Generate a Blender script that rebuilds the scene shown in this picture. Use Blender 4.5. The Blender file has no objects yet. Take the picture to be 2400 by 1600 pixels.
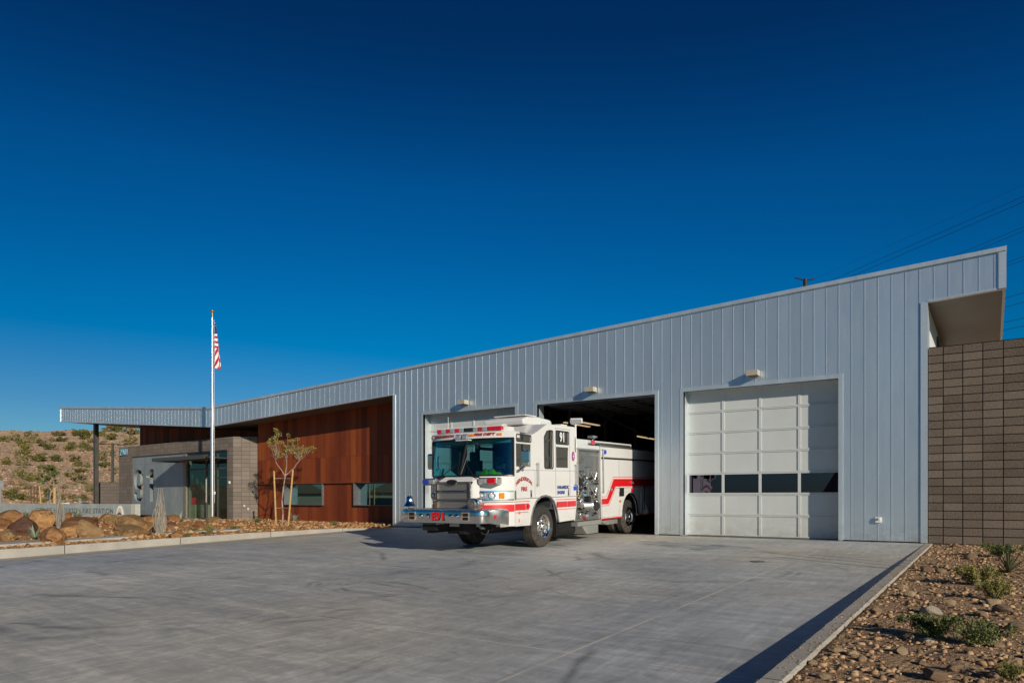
import bpy, bmesh, math, random
import numpy as np
from mathutils import Vector, Matrix, Euler, noise as mnoise
sc = bpy.context.scene
COL = sc.collection
R = math.radians
random.seed(7)
RNG = np.random.default_rng(11)

# ------------------------------------------------------------------ tags
def tag(o, label=None, cat=None, group=None, kind=None):
    if label: o['label'] = label
    if cat: o['category'] = cat
    if group: o['group'] = group
    if kind: o['kind'] = kind
    return o
def empty(name, loc=(0,0,0), rot=(0,0,0), label=None, cat=None, group=None):
    o = bpy.data.objects.new(name, None); COL.objects.link(o)
    o.location = loc; o.rotation_euler = rot; o.empty_display_size = .2
    return tag(o, label, cat, group)
def mesh_obj(name, verts, faces, mats, midx=None, parent=None, smooth=False, loc=(0,0,0)):
    me = bpy.data.meshes.new(name)
    me.from_pydata([tuple(v) for v in verts], [], faces)
    for m in (mats if isinstance(mats, (list,tuple)) else [mats]): me.materials.append(m)
    if midx is not None: me.polygons.foreach_set('material_index', midx)
    if smooth: me.polygons.foreach_set('use_smooth', [True]*len(me.polygons))
    me.update()
    o = bpy.data.objects.new(name, me); COL.objects.link(o)
    o.location = loc
    if parent: o.parent = parent
    return o
class MB:
    """collects simple solids into ONE mesh"""
    def __init__(s): s.v=[]; s.f=[]; s.m=[]; s.M=None
    def _t(s, p):
        return tuple(s.M @ Vector(p)) if s.M is not None else tuple(p)
    def add(s, vs, fs, m=0):
        b=len(s.v); s.v += [s._t(p) for p in vs]; s.f += [tuple(b+i for i in f) for f in fs]; s.m += [m]*len(fs)
    def box(s, x0,x1,y0,y1,z0,z1,m=0):
        s.add([(x0,y0,z0),(x1,y0,z0),(x1,y1,z0),(x0,y1,z0),(x0,y0,z1),(x1,y0,z1),(x1,y1,z1),(x0,y1,z1)],
              [(0,3,2,1),(4,5,6,7),(0,1,5,4),(1,2,6,5),(2,3,7,6),(3,0,4,7)],m)
    def slope_box(s,x0,x1,y0,y1,zb0,zb1,zt0,zt1,m=0):   # bottom / top heights at x0 and x1
        s.add([(x0,y0,zb0),(x1,y0,zb1),(x1,y1,zb1),(x0,y1,zb0),(x0,y0,zt0),(x1,y0,zt1),(x1,y1,zt1),(x0,y1,zt0)],
              [(0,3,2,1),(4,5,6,7),(0,1,5,4),(1,2,6,5),(2,3,7,6),(3,0,4,7)],m)
    def prism(s, pts, axis, a, b, m=0):
        """pts 2-D polygon (ccw or cw), extruded between a and b along axis 'x','y','z'"""
        n=len(pts)
        def P(p,w):
            return {'x':(w,p[0],p[1]),'y':(p[0],w,p[1]),'z':(p[0],p[1],w)}[axis]
        s.add([P(p,a) for p in pts]+[P(p,b) for p in pts],
              [tuple(range(n))[::-1], tuple(range(n,2*n))]+[(i,(i+1)%n,n+(i+1)%n,n+i) for i in range(n)],m)
    def tube(s, p0,p1,r0,r1=None,n=10,m=0,caps=True):
        if r1 is None: r1=r0
        p0=Vector(p0); p1=Vector(p1); d=(p1-p0)
        if d.length<1e-6: return
        q=d.normalized().to_track_quat('Z','Y'); vs=[]
        for p,r in ((p0,r0),(p1,r1)):
            for i in range(n):
                a=2*math.pi*i/n; vs.append(p+q@Vector((r*math.cos(a),r*math.sin(a),0)))
        fs=[(i,(i+1)%n,n+(i+1)%n,n+i) for i in range(n)]
        if caps: fs += [tuple(range(n))[::-1], tuple(range(n,2*n))]
        s.add(vs,fs,m)
    def path(s, pts, r, n=8, m=0):
        for i in range(len(pts)-1):
            ra = r[i] if isinstance(r,(list,tuple)) else r
            rb = r[i+1] if isinstance(r,(list,tuple)) else r
            s.tube(pts[i],pts[i+1],ra,rb,n,m)
    def lathe(s, prof, c, axis='z', n=24, m=0, ms=None):
        """prof list of (radius, along)"""
        c=Vector(c); vs=[]
        ex,ey,ez={'z':((1,0,0),(0,1,0),(0,0,1)),'x':((0,1,0),(0,0,1),(1,0,0)),'y':((0,0,1),(1,0,0),(0,1,0))}[axis]
        ex,ey,ez=Vector(ex),Vector(ey),Vector(ez)
        for r,h in prof:
            for i in range(n):
                a=2*math.pi*i/n; vs.append(c+ex*(r*math.cos(a))+ey*(r*math.sin(a))+ez*h)
        for k in range(len(prof)-1):
            fs=[(k*n+i,k*n+(i+1)%n,(k+1)*n+(i+1)%n,(k+1)*n+i) for i in range(n)]
            b=len(s.v) if k==0 else b
            if k==0: s.v += [s._t(p) for p in vs]
            s.f += [tuple(b+i for i in f) for f in fs]; s.m += [ms[k] if ms else m]*n
    def ball(s, c, r, n=10, m=0, sz=1.0):
        prof=[(max(1e-4,r*math.sin(math.pi*i/(n//2+2))), -r*sz*math.cos(math.pi*i/(n//2+2))) for i in range(n//2+3)]
        s.lathe(prof,c,'z',n,m)
    def build(s, name, mats, parent=None, smooth=False, bevel=0, loc=(0,0,0), seg=2, auto=None):
        o=mesh_obj(name, s.v, s.f, mats, s.m, parent, False, loc)
        me=o.data
        bm=bmesh.new(); bm.from_mesh(me); bmesh.ops.recalc_face_normals(bm, faces=bm.faces); bm.to_mesh(me); bm.free()
        if smooth or auto is not None:
            me.polygons.foreach_set('use_smooth',[True]*len(me.polygons))
            me.set_sharp_from_angle(angle=R(auto if auto is not None else 40))
        if bevel:
            md=o.modifiers.new('bevel','BEVEL'); md.width=bevel; md.segments=seg; md.limit_method='ANGLE'; md.angle_limit=R(40)
        return o
def plate(name, outer, holes, thick, mat, M, parent=None, bevel=0.0, loops=None):
    """flat plate cut from 2-D loops (even-odd), thickness centred on z=0 then moved by matrix M"""
    cu=bpy.data.curves.new('tmp','CURVE'); cu.dimensions='2D'; cu.fill_mode='BOTH'; cu.extrude=thick/2; cu.bevel_depth=bevel; cu.resolution_u=2
    for lp in ([outer]+list(holes)):
        sp=cu.splines.new('POLY'); sp.points.add(len(lp)-1)
        for i,p in enumerate(lp): sp.points[i].co=(p[0],p[1],0,1)
        sp.use_cyclic_u=True
    t=bpy.data.objects.new('tmp',cu); COL.objects.link(t)
    dg=bpy.context.evaluated_depsgraph_get(); dg.update()
    me=bpy.data.meshes.new_from_object(t.evaluated_get(dg)); 
    COL.objects.unlink(t); bpy.data.objects.remove(t); bpy.data.curves.remove(cu)
    me.name=name; me.transform(M); me.materials.clear(); me.materials.append(mat)
    o=bpy.data.objects.new(name,me); COL.objects.link(o)
    if parent: o.parent=parent
    return o
def text(name, body, size, depth, mat, M, parent=None, align='CENTER', shear=0, offset=0, arc=0, sx=1, spacing=1, warp=None):
    cu=bpy.data.curves.new('tmp','FONT'); cu.body=body; cu.size=size; cu.extrude=depth/2; cu.align_x=align; cu.align_y='CENTER'
    cu.shear=shear; cu.offset=offset; cu.resolution_u=3; cu.space_character=spacing
    t=bpy.data.objects.new('tmp',cu); COL.objects.link(t)
    dg=bpy.context.evaluated_depsgraph_get(); dg.update()
    me=bpy.data.meshes.new_from_object(t.evaluated_get(dg))
    COL.objects.unlink(t); bpy.data.objects.remove(t); bpy.data.curves.remove(cu)
    for v in me.vertices:
        v.co.x*=sx
        if arc: v.co.y -= arc*v.co.x**2
        if warp: v.co=warp(v.co)
    me.name=name; me.transform(M); me.materials.clear(); me.materials.append(mat)
    o=bpy.data.objects.new(name,me); COL.objects.link(o)
    if parent: o.parent=parent
    return o
def frame(origin, xa, ya):
    xa=Vector(xa).normalized(); ya=Vector(ya).normalized(); za=xa.cross(ya)
    M=Matrix.Identity(4)
    for i,a in enumerate((xa,ya,za)):
        for j in range(3): M[j][i]=a[j]
    for j in range(3): M[j][3]=origin[j]
    return M
def reparent(o, root):       # o is in world coordinates, keep it there
    o.parent=root; o.matrix_parent_inverse=(Matrix.Translation(root.location) @ root.rotation_euler.to_matrix().to_4x4()).inverted(); return o
def rrect(x0,x1,y0,y1,r,n=4):
    out=[]
    for cx,cy,a0 in ((x1-r,y1-r,0),(x0+r,y1-r,90),(x0+r,y0+r,180),(x1-r,y0+r,270)):
        for k in range(n+1):
            a=R(a0+90*k/n); out.append((cx+r*math.cos(a),cy+r*math.sin(a)))
    return out

# ------------------------------------------------------------------ materials
def newmat(name):
    m=bpy.data.materials.new(name); m.use_nodes=True; nt=m.node_tree
    b=nt.nodes['Principled BSDF']; return m,nt,b
def N(nt,t,**kw):
    n=nt.nodes.new(t)
    for k,v in kw.items():
        if k.startswith('i_'): n.inputs[k[2:].replace('_',' ')].default_value=v
        else: setattr(n,k,v)
    return n
def L(nt,a,b): nt.links.new(a,b)
def ramp(nt, src, stops, interp='LINEAR'):
    r=nt.nodes.new('ShaderNodeValToRGB'); r.color_ramp.interpolation=interp
    e=r.color_ramp.elements
    while len(e)<len(stops): e.new(.5)
    for i,(p,c) in enumerate(stops):
        e[i].position=p; e[i].color=(c[0],c[1],c[2],1) if hasattr(c,'__len__') else (c,c,c,1)
    L(nt,src,r.inputs[0]); return r.outputs[0]
def coord(nt, scale=(1,1,1), kind='Object', rot=(0,0,0)):
    tc=nt.nodes.new('ShaderNodeTexCoord'); mp=nt.nodes.new('ShaderNodeMapping'); mp.inputs['Scale'].default_value=scale; mp.inputs['Rotation'].default_value=rot
    L(nt,tc.outputs[kind],mp.inputs[0]); return mp.outputs[0]
def noise(nt, vec, scale, detail=4, rough=.55, dist=0):
    n=nt.nodes.new('ShaderNodeTexNoise'); n.inputs['Scale'].default_value=scale; n.inputs['Detail'].default_value=detail
    n.inputs['Roughness'].default_value=rough; n.inputs['Distortion'].default_value=dist
    L(nt,vec,n.inputs['Vector']); return n.outputs['Fac']
def math_(nt,op,a,b=None,c=None,clamp=False):
    n=nt.nodes.new('ShaderNodeMath'); n.operation=op; n.use_clamp=clamp
    for i,x in enumerate((a,b,c)):
        if x is None: continue
        if hasattr(x,'node'): L(nt,x,n.inputs[i])
        else: n.inputs[i].default_value=x
    return n.outputs[0]
def mix(nt, fac, a, b, blend='MIX'):
    n=nt.nodes.new('ShaderNodeMix'); n.data_type='RGBA'; n.blend_type=blend
    for s_,x in ((0,fac),(6,a),(7,b)):
        if hasattr(x,'node'): L(nt,x,n.inputs[s_])
        else: n.inputs[s_].default_value = x if s_==0 else (tuple(x)+(1,))[:4]
    return n.outputs[2]
def bump(nt, b, h, strength=.3, dist=.02, prev=None):
    n=nt.nodes.new('ShaderNodeBump'); n.inputs['Strength'].default_value=strength; n.inputs['Distance'].default_value=dist
    L(nt,h,n.inputs['Height'])
    if prev: L(nt,prev,n.inputs['Normal'])
    L(nt,n.outputs[0],b.inputs['Normal']); return n.outputs[0]
def simple(name, col, rough=.5, metal=0, spec=.5, coat=0, var=.12, vscale=6, bmp=0, emis=None, estr=0):
    m,nt,b=newmat(name)
    v=coord(nt); f=noise(nt,v,vscale,5)
    lo=[c*(1-var) for c in col]; hi=[min(1,c*(1+var)) for c in col]
    L(nt,ramp(nt,f,[(.3,lo),(.7,hi)]),b.inputs['Base Color'])
    b.inputs['Roughness'].default_value=rough; b.inputs['Metallic'].default_value=metal
    b.inputs['Specular IOR Level'].default_value=spec; b.inputs['Coat Weight'].default_value=coat; b.inputs['Coat Roughness'].default_value=.05
    if bmp: bump(nt,b,noise(nt,v,vscale*6,4),bmp,.01)
    if emis: b.inputs['Emission Color'].default_value=tuple(emis)+(1,); b.inputs['Emission Strength'].default_value=estr
    return m
MT={}
# galvanised panels: metal with spangle, a tone of its own per panel, slight oil-canning
def galv(name, base=(.55,.58,.60), metal=.72, rough=.42):
    m,nt,b=newmat(name); v=coord(nt)
    sx=nt.nodes.new('ShaderNodeSeparateXYZ'); L(nt,v,sx.inputs[0])
    pid=math_(nt,'FLOOR',math_(nt,'DIVIDE',math_(nt,'SUBTRACT',sx.outputs[0],.05),.3115))
    wn=nt.nodes.new('ShaderNodeTexWhiteNoise'); wn.noise_dimensions='1D'; L(nt,pid,wn.inputs['W'])
    sp=noise(nt,coord(nt,(60,60,60)),1,3,.7); big=noise(nt,coord(nt,(.8,.8,.35)),1,3)
    a=ramp(nt,sp,[(.3,[c*.86 for c in base]),(.7,[c*1.1 for c in base])])
    t=math_(nt,'ADD',math_(nt,'MULTIPLY',wn.outputs[0],.10),math_(nt,'MULTIPLY',big,.14))
    t=math_(nt,'ADD',t,.86)
    cc=nt.nodes.new('ShaderNodeCombineColor')
    for i in range(3): L(nt,t,cc.inputs[i])
    L(nt,mix(nt,1.0,a,cc.outputs[0],'MULTIPLY'),b.inputs['Base Color'])
    b.inputs['Metallic'].default_value=metal
    dz=math_(nt,'MULTIPLY',math_(nt,'SUBTRACT',1.0,math_(nt,'DIVIDE',sx.outputs[2],.55),clamp=True),ramp(nt,noise(nt,coord(nt,(3,3,5)),1,6,.7),[(.42,0),(.62,1)]))
    stn=ramp(nt,noise(nt,coord(nt,(4.5,4.5,.22)),1,5,.7),[(.56,0),(.70,1)])
    c0_=b.inputs['Base Color'].links[0].from_socket
    c1_=mix(nt,math_(nt,'MULTIPLY',stn,.16),c0_,(.40,.41,.41)); L(nt,mix(nt,math_(nt,'MULTIPLY',dz,.5),c1_,(.42,.33,.24)),b.inputs['Base Color'])
    L(nt,math_(nt,'ADD',math_(nt,'MULTIPLY',noise(nt,coord(nt,(5,5,1.2)),1,4),.16),rough-.08),b.inputs['Roughness'])
    h=noise(nt,coord(nt,(3.2,1,.55)),1,2)
    p=bump(nt,b,h,.14,.03); bump(nt,b,sp,.04,.004,p)
    return m
MT['galv']=galv('galvanised_panel',(.73,.82,.865),.74,.36)
MT['galv_trim']=galv('galvanised_trim',(.66,.74,.78),.6,.4)
MT['seam']=simple('seam_metal',(.50,.56,.60),.4,.6,var=.03)
MT['door_shaded']=simple('door_paint_shaded',(.10,.10,.10),.6)  # white door paint darkened, shade under the ceiling put into the colour
MT['door_white']=simple('door_paint',(.55,.58,.575),.42,0,.5,var=.04,vscale=1.2)
MT['white_paint']=simple('white_gloss_paint',(.66,.65,.635),.25,0,.5,.5,var=.02,vscale=3)
MT['grey_paint']=simple('grey_paint',(.35,.36,.37),.4,.3)
MT['dark_steel']=simple('dark_steel',(.09,.085,.075),.45,.3,var=.2)
MT['frame_steel']=simple('frame_steel',(.20,.19,.20),.4,.5,var=.1)
MT['chrome']=simple('chrome',(.80,.76,.72),.09,1,var=.02)
MT['bumper_chrome']=simple('bumper_chrome',(.74,.72,.69),.17,1,var=.04)
MT['brushed']=simple('brushed_steel',(.52,.51,.49),.32,.9,var=.08,vscale=20)
MT['alum']=simple('aluminium_pole',(.72,.72,.72),.28,.9,var=.04)
MT['black']=simple('black_plastic',(.012,.012,.013),.4,var=.3)
MT['rubber']=simple('tyre_rubber',(.035,.032,.030),.75,0,.3,var=.25,vscale=9,bmp=.1)
MT['under']=simple('chassis_black',(.012,.011,.011),.7,0,.3)
MT['red']=simple('red_vinyl',(.62,.012,.018),.3,0,.5,.3,var=.03)
MT['darkred']=simple('dark_red_vinyl',(.33,.03,.03),.4,var=.05)
MT['navy']=simple('navy_vinyl',(.015,.045,.22),.35,var=.05)
MT['white_vinyl']=simple('white_vinyl',(.68,.68,.66),.4,var=.02)
MT['lens_red']=simple('red_lens',(.55,.004,.02),.12,0,.6,.8,var=.2,vscale=40)
MT['lens_blue']=simple('blue_lens',(.01,.06,.55),.12,0,.6,.8,var=.2,vscale=40)
MT['lens_amber']=simple('amber_lens',(.80,.22,.01),.15,0,.6,.8,var=.2,vscale=40)
MT['lens_clear']=simple('clear_lens',(.62,.64,.66),.08,.6,.6,.8,var=.3,vscale=60)
MT['fixture']=simple('beige_fixture',(.42,.38,.31),.5)
MT['black_glass']=simple('tinted_glass_dark',(.018,.018,.016),.03,0,.6,var=.1)
MT['upholstery']=simple('grey_upholstery',(.16,.17,.18),.8)
MT['hivis']=simple('hi_vis_yellow',(.62,.80,.03),.7,var=.1)
MT['silver_tape']=simple('reflective_tape',(.5,.55,.55),.35,.4)
MT['concrete_trim']=simple('sign_letter_concrete',(.12,.14,.14),.75)
MT['cap_gold']=simple('bronze_cap',(.35,.22,.07),.35,.8)
MT['stake']=simple('peeled_pine_stake',(.44,.29,.11),.7,var=.25,vscale=14)
MT['bark']=simple('pale_bark',(.33,.25,.20),.8,var=.25,vscale=20,bmp=.3)
MT['wire']=simple('cable_black',(.006,.007,.01),.6)
MT['emblem_white']=simple('emblem_white',(.7,.68,.62),.5)
MT['emblem_brown']=simple('emblem_brown',(.14,.06,.05),.5)
MT['number_sky_reflection']=simple('number_sky_reflection',(.30,.58,.75),.3,.35)  # sky reflected in the numerals, painted in as a blue base colour
def grime(mt,h0,col,amt,sc_=3):
    nt=mt.node_tree; b=nt.nodes['Principled BSDF']; c0_=b.inputs['Base Color'].links[0].from_socket; sx=nt.nodes.new('ShaderNodeSeparateXYZ'); L(nt,coord(nt),sx.inputs[0])
    f=math_(nt,'MULTIPLY',math_(nt,'SUBTRACT',1.0,math_(nt,'DIVIDE',sx.outputs[2],h0),clamp=True),ramp(nt,noise(nt,coord(nt,(sc_,sc_,sc_*1.6)),1,6,.7),[(.38,0),(.66,1)]))
    f2=ramp(nt,noise(nt,coord(nt,(sc_*1.5,sc_*1.5,.5)),1,6,.7),[(.58,0),(.75,1)])
    L(nt,mix(nt,math_(nt,'ADD',math_(nt,'MULTIPLY',f,amt),math_(nt,'MULTIPLY',f2,.10)),c0_,col),b.inputs['Base Color'])
grime(MT['white_paint'],1.1,(.36,.29,.21),.55); grime(MT['door_white'],.9,(.36,.31,.25),.5); grime(MT['rubber'],.2,(.16,.13,.10),.5,8)
def emit(name,col,s):
    m,nt,b=newmat(name); b.inputs['Base Color'].default_value=tuple(col)+(1,)
    b.inputs['Emission Color'].default_value=tuple(col)+(1,); b.inputs['Emission Strength'].default_value=s; return m
MT['tube']=emit('lit_tube',(1,.72,.42),.55)
def glass(name, tint=(.35,.55,.52), base=.16, rough=0.0, gc=(.85,.95,.95)):
    m=bpy.data.materials.new(name); m.use_nodes=True; nt=m.node_tree; nt.nodes.clear()
    o=nt.nodes.new('ShaderNodeOutputMaterial'); t=nt.nodes.new('ShaderNodeBsdfTransparent'); g=nt.nodes.new('ShaderNodeBsdfGlossy'); mx=nt.nodes.new('ShaderNodeMixShader')
    t.inputs[0].default_value=tuple(tint)+(1,); g.inputs['Roughness'].default_value=rough; g.inputs['Color'].default_value=tuple(gc)+(1,)
    lw=nt.nodes.new('ShaderNodeLayerWeight'); lw.inputs['Blend'].default_value=.5; ge=nt.nodes.new('ShaderNodeNewGeometry')
    fr=math_(nt,'ADD',math_(nt,'MULTIPLY',math_(nt,'POWER',lw.outputs['Facing'],5.0),.92),.08)
    fac=math_(nt,'MULTIPLY',math_(nt,'ADD',math_(nt,'MULTIPLY',fr,1.0-base),base,clamp=True),math_(nt,'SUBTRACT',1.0,ge.outputs['Backfacing']))
    wv=noise(nt,coord(nt,(1.5,1.5,1.5)),1,1); bp=nt.nodes.new('ShaderNodeBump'); bp.inputs['Strength'].default_value=.02; bp.inputs['Distance'].default_value=.02
    L(nt,wv,bp.inputs['Height']); L(nt,bp.outputs[0],g.inputs['Normal'])
    L(nt,fac,mx.inputs[0]); L(nt,t.outputs[0],mx.inputs[1]); L(nt,g.outputs[0],mx.inputs[2]); L(nt,mx.outputs[0],o.inputs[0]); return m
MT['window_glass']=glass('green_window_glass',(.38,.56,.52),.45,gc=(.42,.78,.84))
MT['door_glass']=glass('entrance_glass',(.80,.88,.82),.05,gc=(.6,.8,.8))
MT['bay_glass']=glass('bay_door_glass',(.2,.22,.25),.10,gc=(.7,.62,.85))
MT['windshield']=glass('windshield_glass',(.44,.70,.72),.0,gc=(.6,.85,1))
MT['clear_glass']=glass('clear_side_glass',(.88,.94,.92),.03)
MT['cab_glass']=glass('tinted_cab_glass',(.34,.33,.31),.12,gc=(.95,.9,.8))
# rusty steel panels
def rust(name, row=2.97):
    m,nt,b=newmat(name); v=coord(nt); sx=nt.nodes.new('ShaderNodeSeparateXYZ'); L(nt,v,sx.inputs[0])
    col=math_(nt,'FLOOR',math_(nt,'DIVIDE',sx.outputs[0],.33)); rw=math_(nt,'GREATER_THAN',sx.outputs[2],row)
    wn=nt.nodes.new('ShaderNodeTexWhiteNoise'); wn.noise_dimensions='2D'; cb=nt.nodes.new('ShaderNodeCombineXYZ'); L(nt,col,cb.inputs[0]); L(nt,rw,cb.inputs[1]); L(nt,cb.outputs[0],wn.inputs['Vector'])
    st=noise(nt,coord(nt,(5,5,.35)),1,5,.6); fine=noise(nt,coord(nt,(9,9,3)),1,6,.65)
    f=math_(nt,'ADD',math_(nt,'MULTIPLY',wn.outputs[0],.42),math_(nt,'ADD',math_(nt,'MULTIPLY',st,.42),math_(nt,'MULTIPLY',fine,.22)))
    c=ramp(nt,f,[(.28,(.10,.018,.006)),(.48,(.185,.036,.009)),(.66,(.26,.055,.012)),(.9,(.34,.10,.022))])
    # joints between sheets
    fr=math_(nt,'FRACT',math_(nt,'DIVIDE',sx.outputs[0],.33)); j=math_(nt,'LESS_THAN',fr,.035)
    rz=math_(nt,'LESS_THAN',math_(nt,'ABSOLUTE',math_(nt,'SUBTRACT',sx.outputs[2],row)),.008)
    jj=math_(nt,'MAXIMUM',j,rz)
    L(nt,mix(nt,math_(nt,'MULTIPLY',jj,.55),c,(.05,.014,.006)),b.inputs['Base Color'])
    b.inputs['Roughness'].default_value=.62; b.inputs['Metallic'].default_value=.15
    bump(nt,b,fine,.15,.01); return m
MT['rust']=rust('weathered_steel')
MT['rust_low']=rust('weathered_steel_lower',-9)
# stack-bond concrete block; a = along axis, z = up (object coords)
def block(name, c0, c1, joint, bw=.4067, bh=.2033, off=(0,0), jw=.010, axis=0, speck=1.0):
    m,nt,b=newmat(name); v=coord(nt); sx=nt.nodes.new('ShaderNodeSeparateXYZ'); L(nt,v,sx.inputs[0])
    a=math_(nt,'DIVIDE',math_(nt,'ADD',sx.outputs[axis],off[0]),bw); z=math_(nt,'DIVIDE',math_(nt,'ADD',sx.outputs[2],off[1]),bh)
    fa=math_(nt,'FRACT',a); fz=math_(nt,'FRACT',z)
    def edge(f,w):
        return math_(nt,'SUBTRACT',1.0,math_(nt,'MINIMUM',math_(nt,'MULTIPLY',math_(nt,'MINIMUM',f,math_(nt,'SUBTRACT',1.0,f)),1.0/w),1.0))
    ea=edge(fa,jw/bw); ez=edge(fz,jw/bh); e=math_(nt,'MAXIMUM',ea,ez)
    wn=nt.nodes.new('ShaderNodeTexWhiteNoise'); wn.noise_dimensions='2D'; cb=nt.nodes.new('ShaderNodeCombineXYZ'); L(nt,math_(nt,'FLOOR',a),cb.inputs[0]); L(nt,math_(nt,'FLOOR',z),cb.inputs[1]); L(nt,cb.outputs[0],wn.inputs['Vector'])
    sp=noise(nt,coord(nt,(30,30,30)),1,6,.85); lg=noise(nt,coord(nt,(1.2,1.2,1.2)),1,3)
    f=math_(nt,'ADD',math_(nt,'MULTIPLY',sp,.8*speck),math_(nt,'ADD',math_(nt,'MULTIPLY',wn.outputs[0],.09),math_(nt,'MULTIPLY',lg,.10)))
    c=ramp(nt,f,[(.35,c0),(.75,c1)])
    L(nt,mix(nt,math_(nt,'GREATER_THAN',e,.25),c,joint),b.inputs['Base Color']); b.inputs['Roughness'].default_value=.9; b.inputs['Specular IOR Level'].default_value=.2
    h=math_(nt,'SUBTRACT',math_(nt,'MULTIPLY',sp,.35),e); bump(nt,b,h,.8,.012); return m
MT['block_dark']=block('split_face_block',(.05,.038,.031),(.31,.25,.20),(.020,.016,.013),off=(1.31-.4067+.0967,0),jw=.015)
MT['block_entry']=block('grey_brown_block',(.16,.135,.115),(.40,.34,.29),(.09,.07,.06),jw=.009,speck=.8)
MT['block_low']=block('pale_block',(.24,.20,.17),(.42,.37,.32),(.12,.10,.085),jw=.01,speck=.7)
# concrete surfaces
def panel_conc(name, c0, c1, bw=1.45, offs=0):
    m,nt,b=newmat(name); v=coord(nt); sx=nt.nodes.new('ShaderNodeSeparateXYZ'); L(nt,v,sx.inputs[0])
    f=noise(nt,coord(nt,(1.3,1.3,.9)),1,6,.6,.6); g=noise(nt,coord(nt,(9,9,1.2)),1,4,.6)
    c=ramp(nt,math_(nt,'ADD',math_(nt,'MULTIPLY',f,.7),math_(nt,'MULTIPLY',g,.3)),[(.3,c0),(.7,c1)])
    fr=math_(nt,'FRACT',math_(nt,'DIVIDE',math_(nt,'ADD',sx.outputs[0],offs),bw)); j=math_(nt,'LESS_THAN',fr,.014)
    jz=math_(nt,'LESS_THAN',math_(nt,'ABSOLUTE',math_(nt,'SUBTRACT',sx.outputs[2],3.07)),.008)
    L(nt,mix(nt,math_(nt,'MULTIPLY',math_(nt,'MAXIMUM',j,jz),.6),c,(.05,.06,.065)),b.inputs['Base Color']); b.inputs['Roughness'].default_value=.42; b.inputs['Metallic'].default_value=.45
    bump(nt,b,g,.08,.01); return m
MT['zinc_panel']=panel_conc('grey_sheet_panel',(.27,.32,.34),(.42,.47,.48),offs=100*1.45-.0+9.19-1.45*6)
MT['sign_conc']=simple('sign_concrete',(.29,.33,.33),.7,0,.35,var=.16,vscale=1.6,bmp=.15)
MT['conc_sunlit_end']=simple('sign_concrete_sunlit',(.42,.43,.38),.7,var=.1)  # paler copy of the sign concrete, sunlight on the wall end put into colour
def kerbmat():
    m,nt,b=newmat('kerb_concrete'); sx=nt.nodes.new('ShaderNodeSeparateXYZ'); L(nt,coord(nt),sx.inputs[0])
    f=noise(nt,coord(nt,(2,2,2)),1,6,.6); g=noise(nt,coord(nt,(30,30,30)),1,3,.7)
    c=ramp(nt,math_(nt,'ADD',math_(nt,'MULTIPLY',f,.6),math_(nt,'MULTIPLY',g,.4)),[(.3,(.29,.265,.225)),(.7,(.43,.40,.35))])
    fr=math_(nt,'FRACT',math_(nt,'DIVIDE',math_(nt,'ADD',sx.outputs[1],.9),3.05)); j=math_(nt,'LESS_THAN',fr,.006)
    L(nt,mix(nt,j,c,(.03,.03,.03)),b.inputs['Base Color']); b.inputs['Roughness'].default_value=.85
    bump(nt,b,math_(nt,'SUBTRACT',math_(nt,'MULTIPLY',g,.4),j),.35,.01); return m
MT['kerb']=kerbmat()
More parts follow.
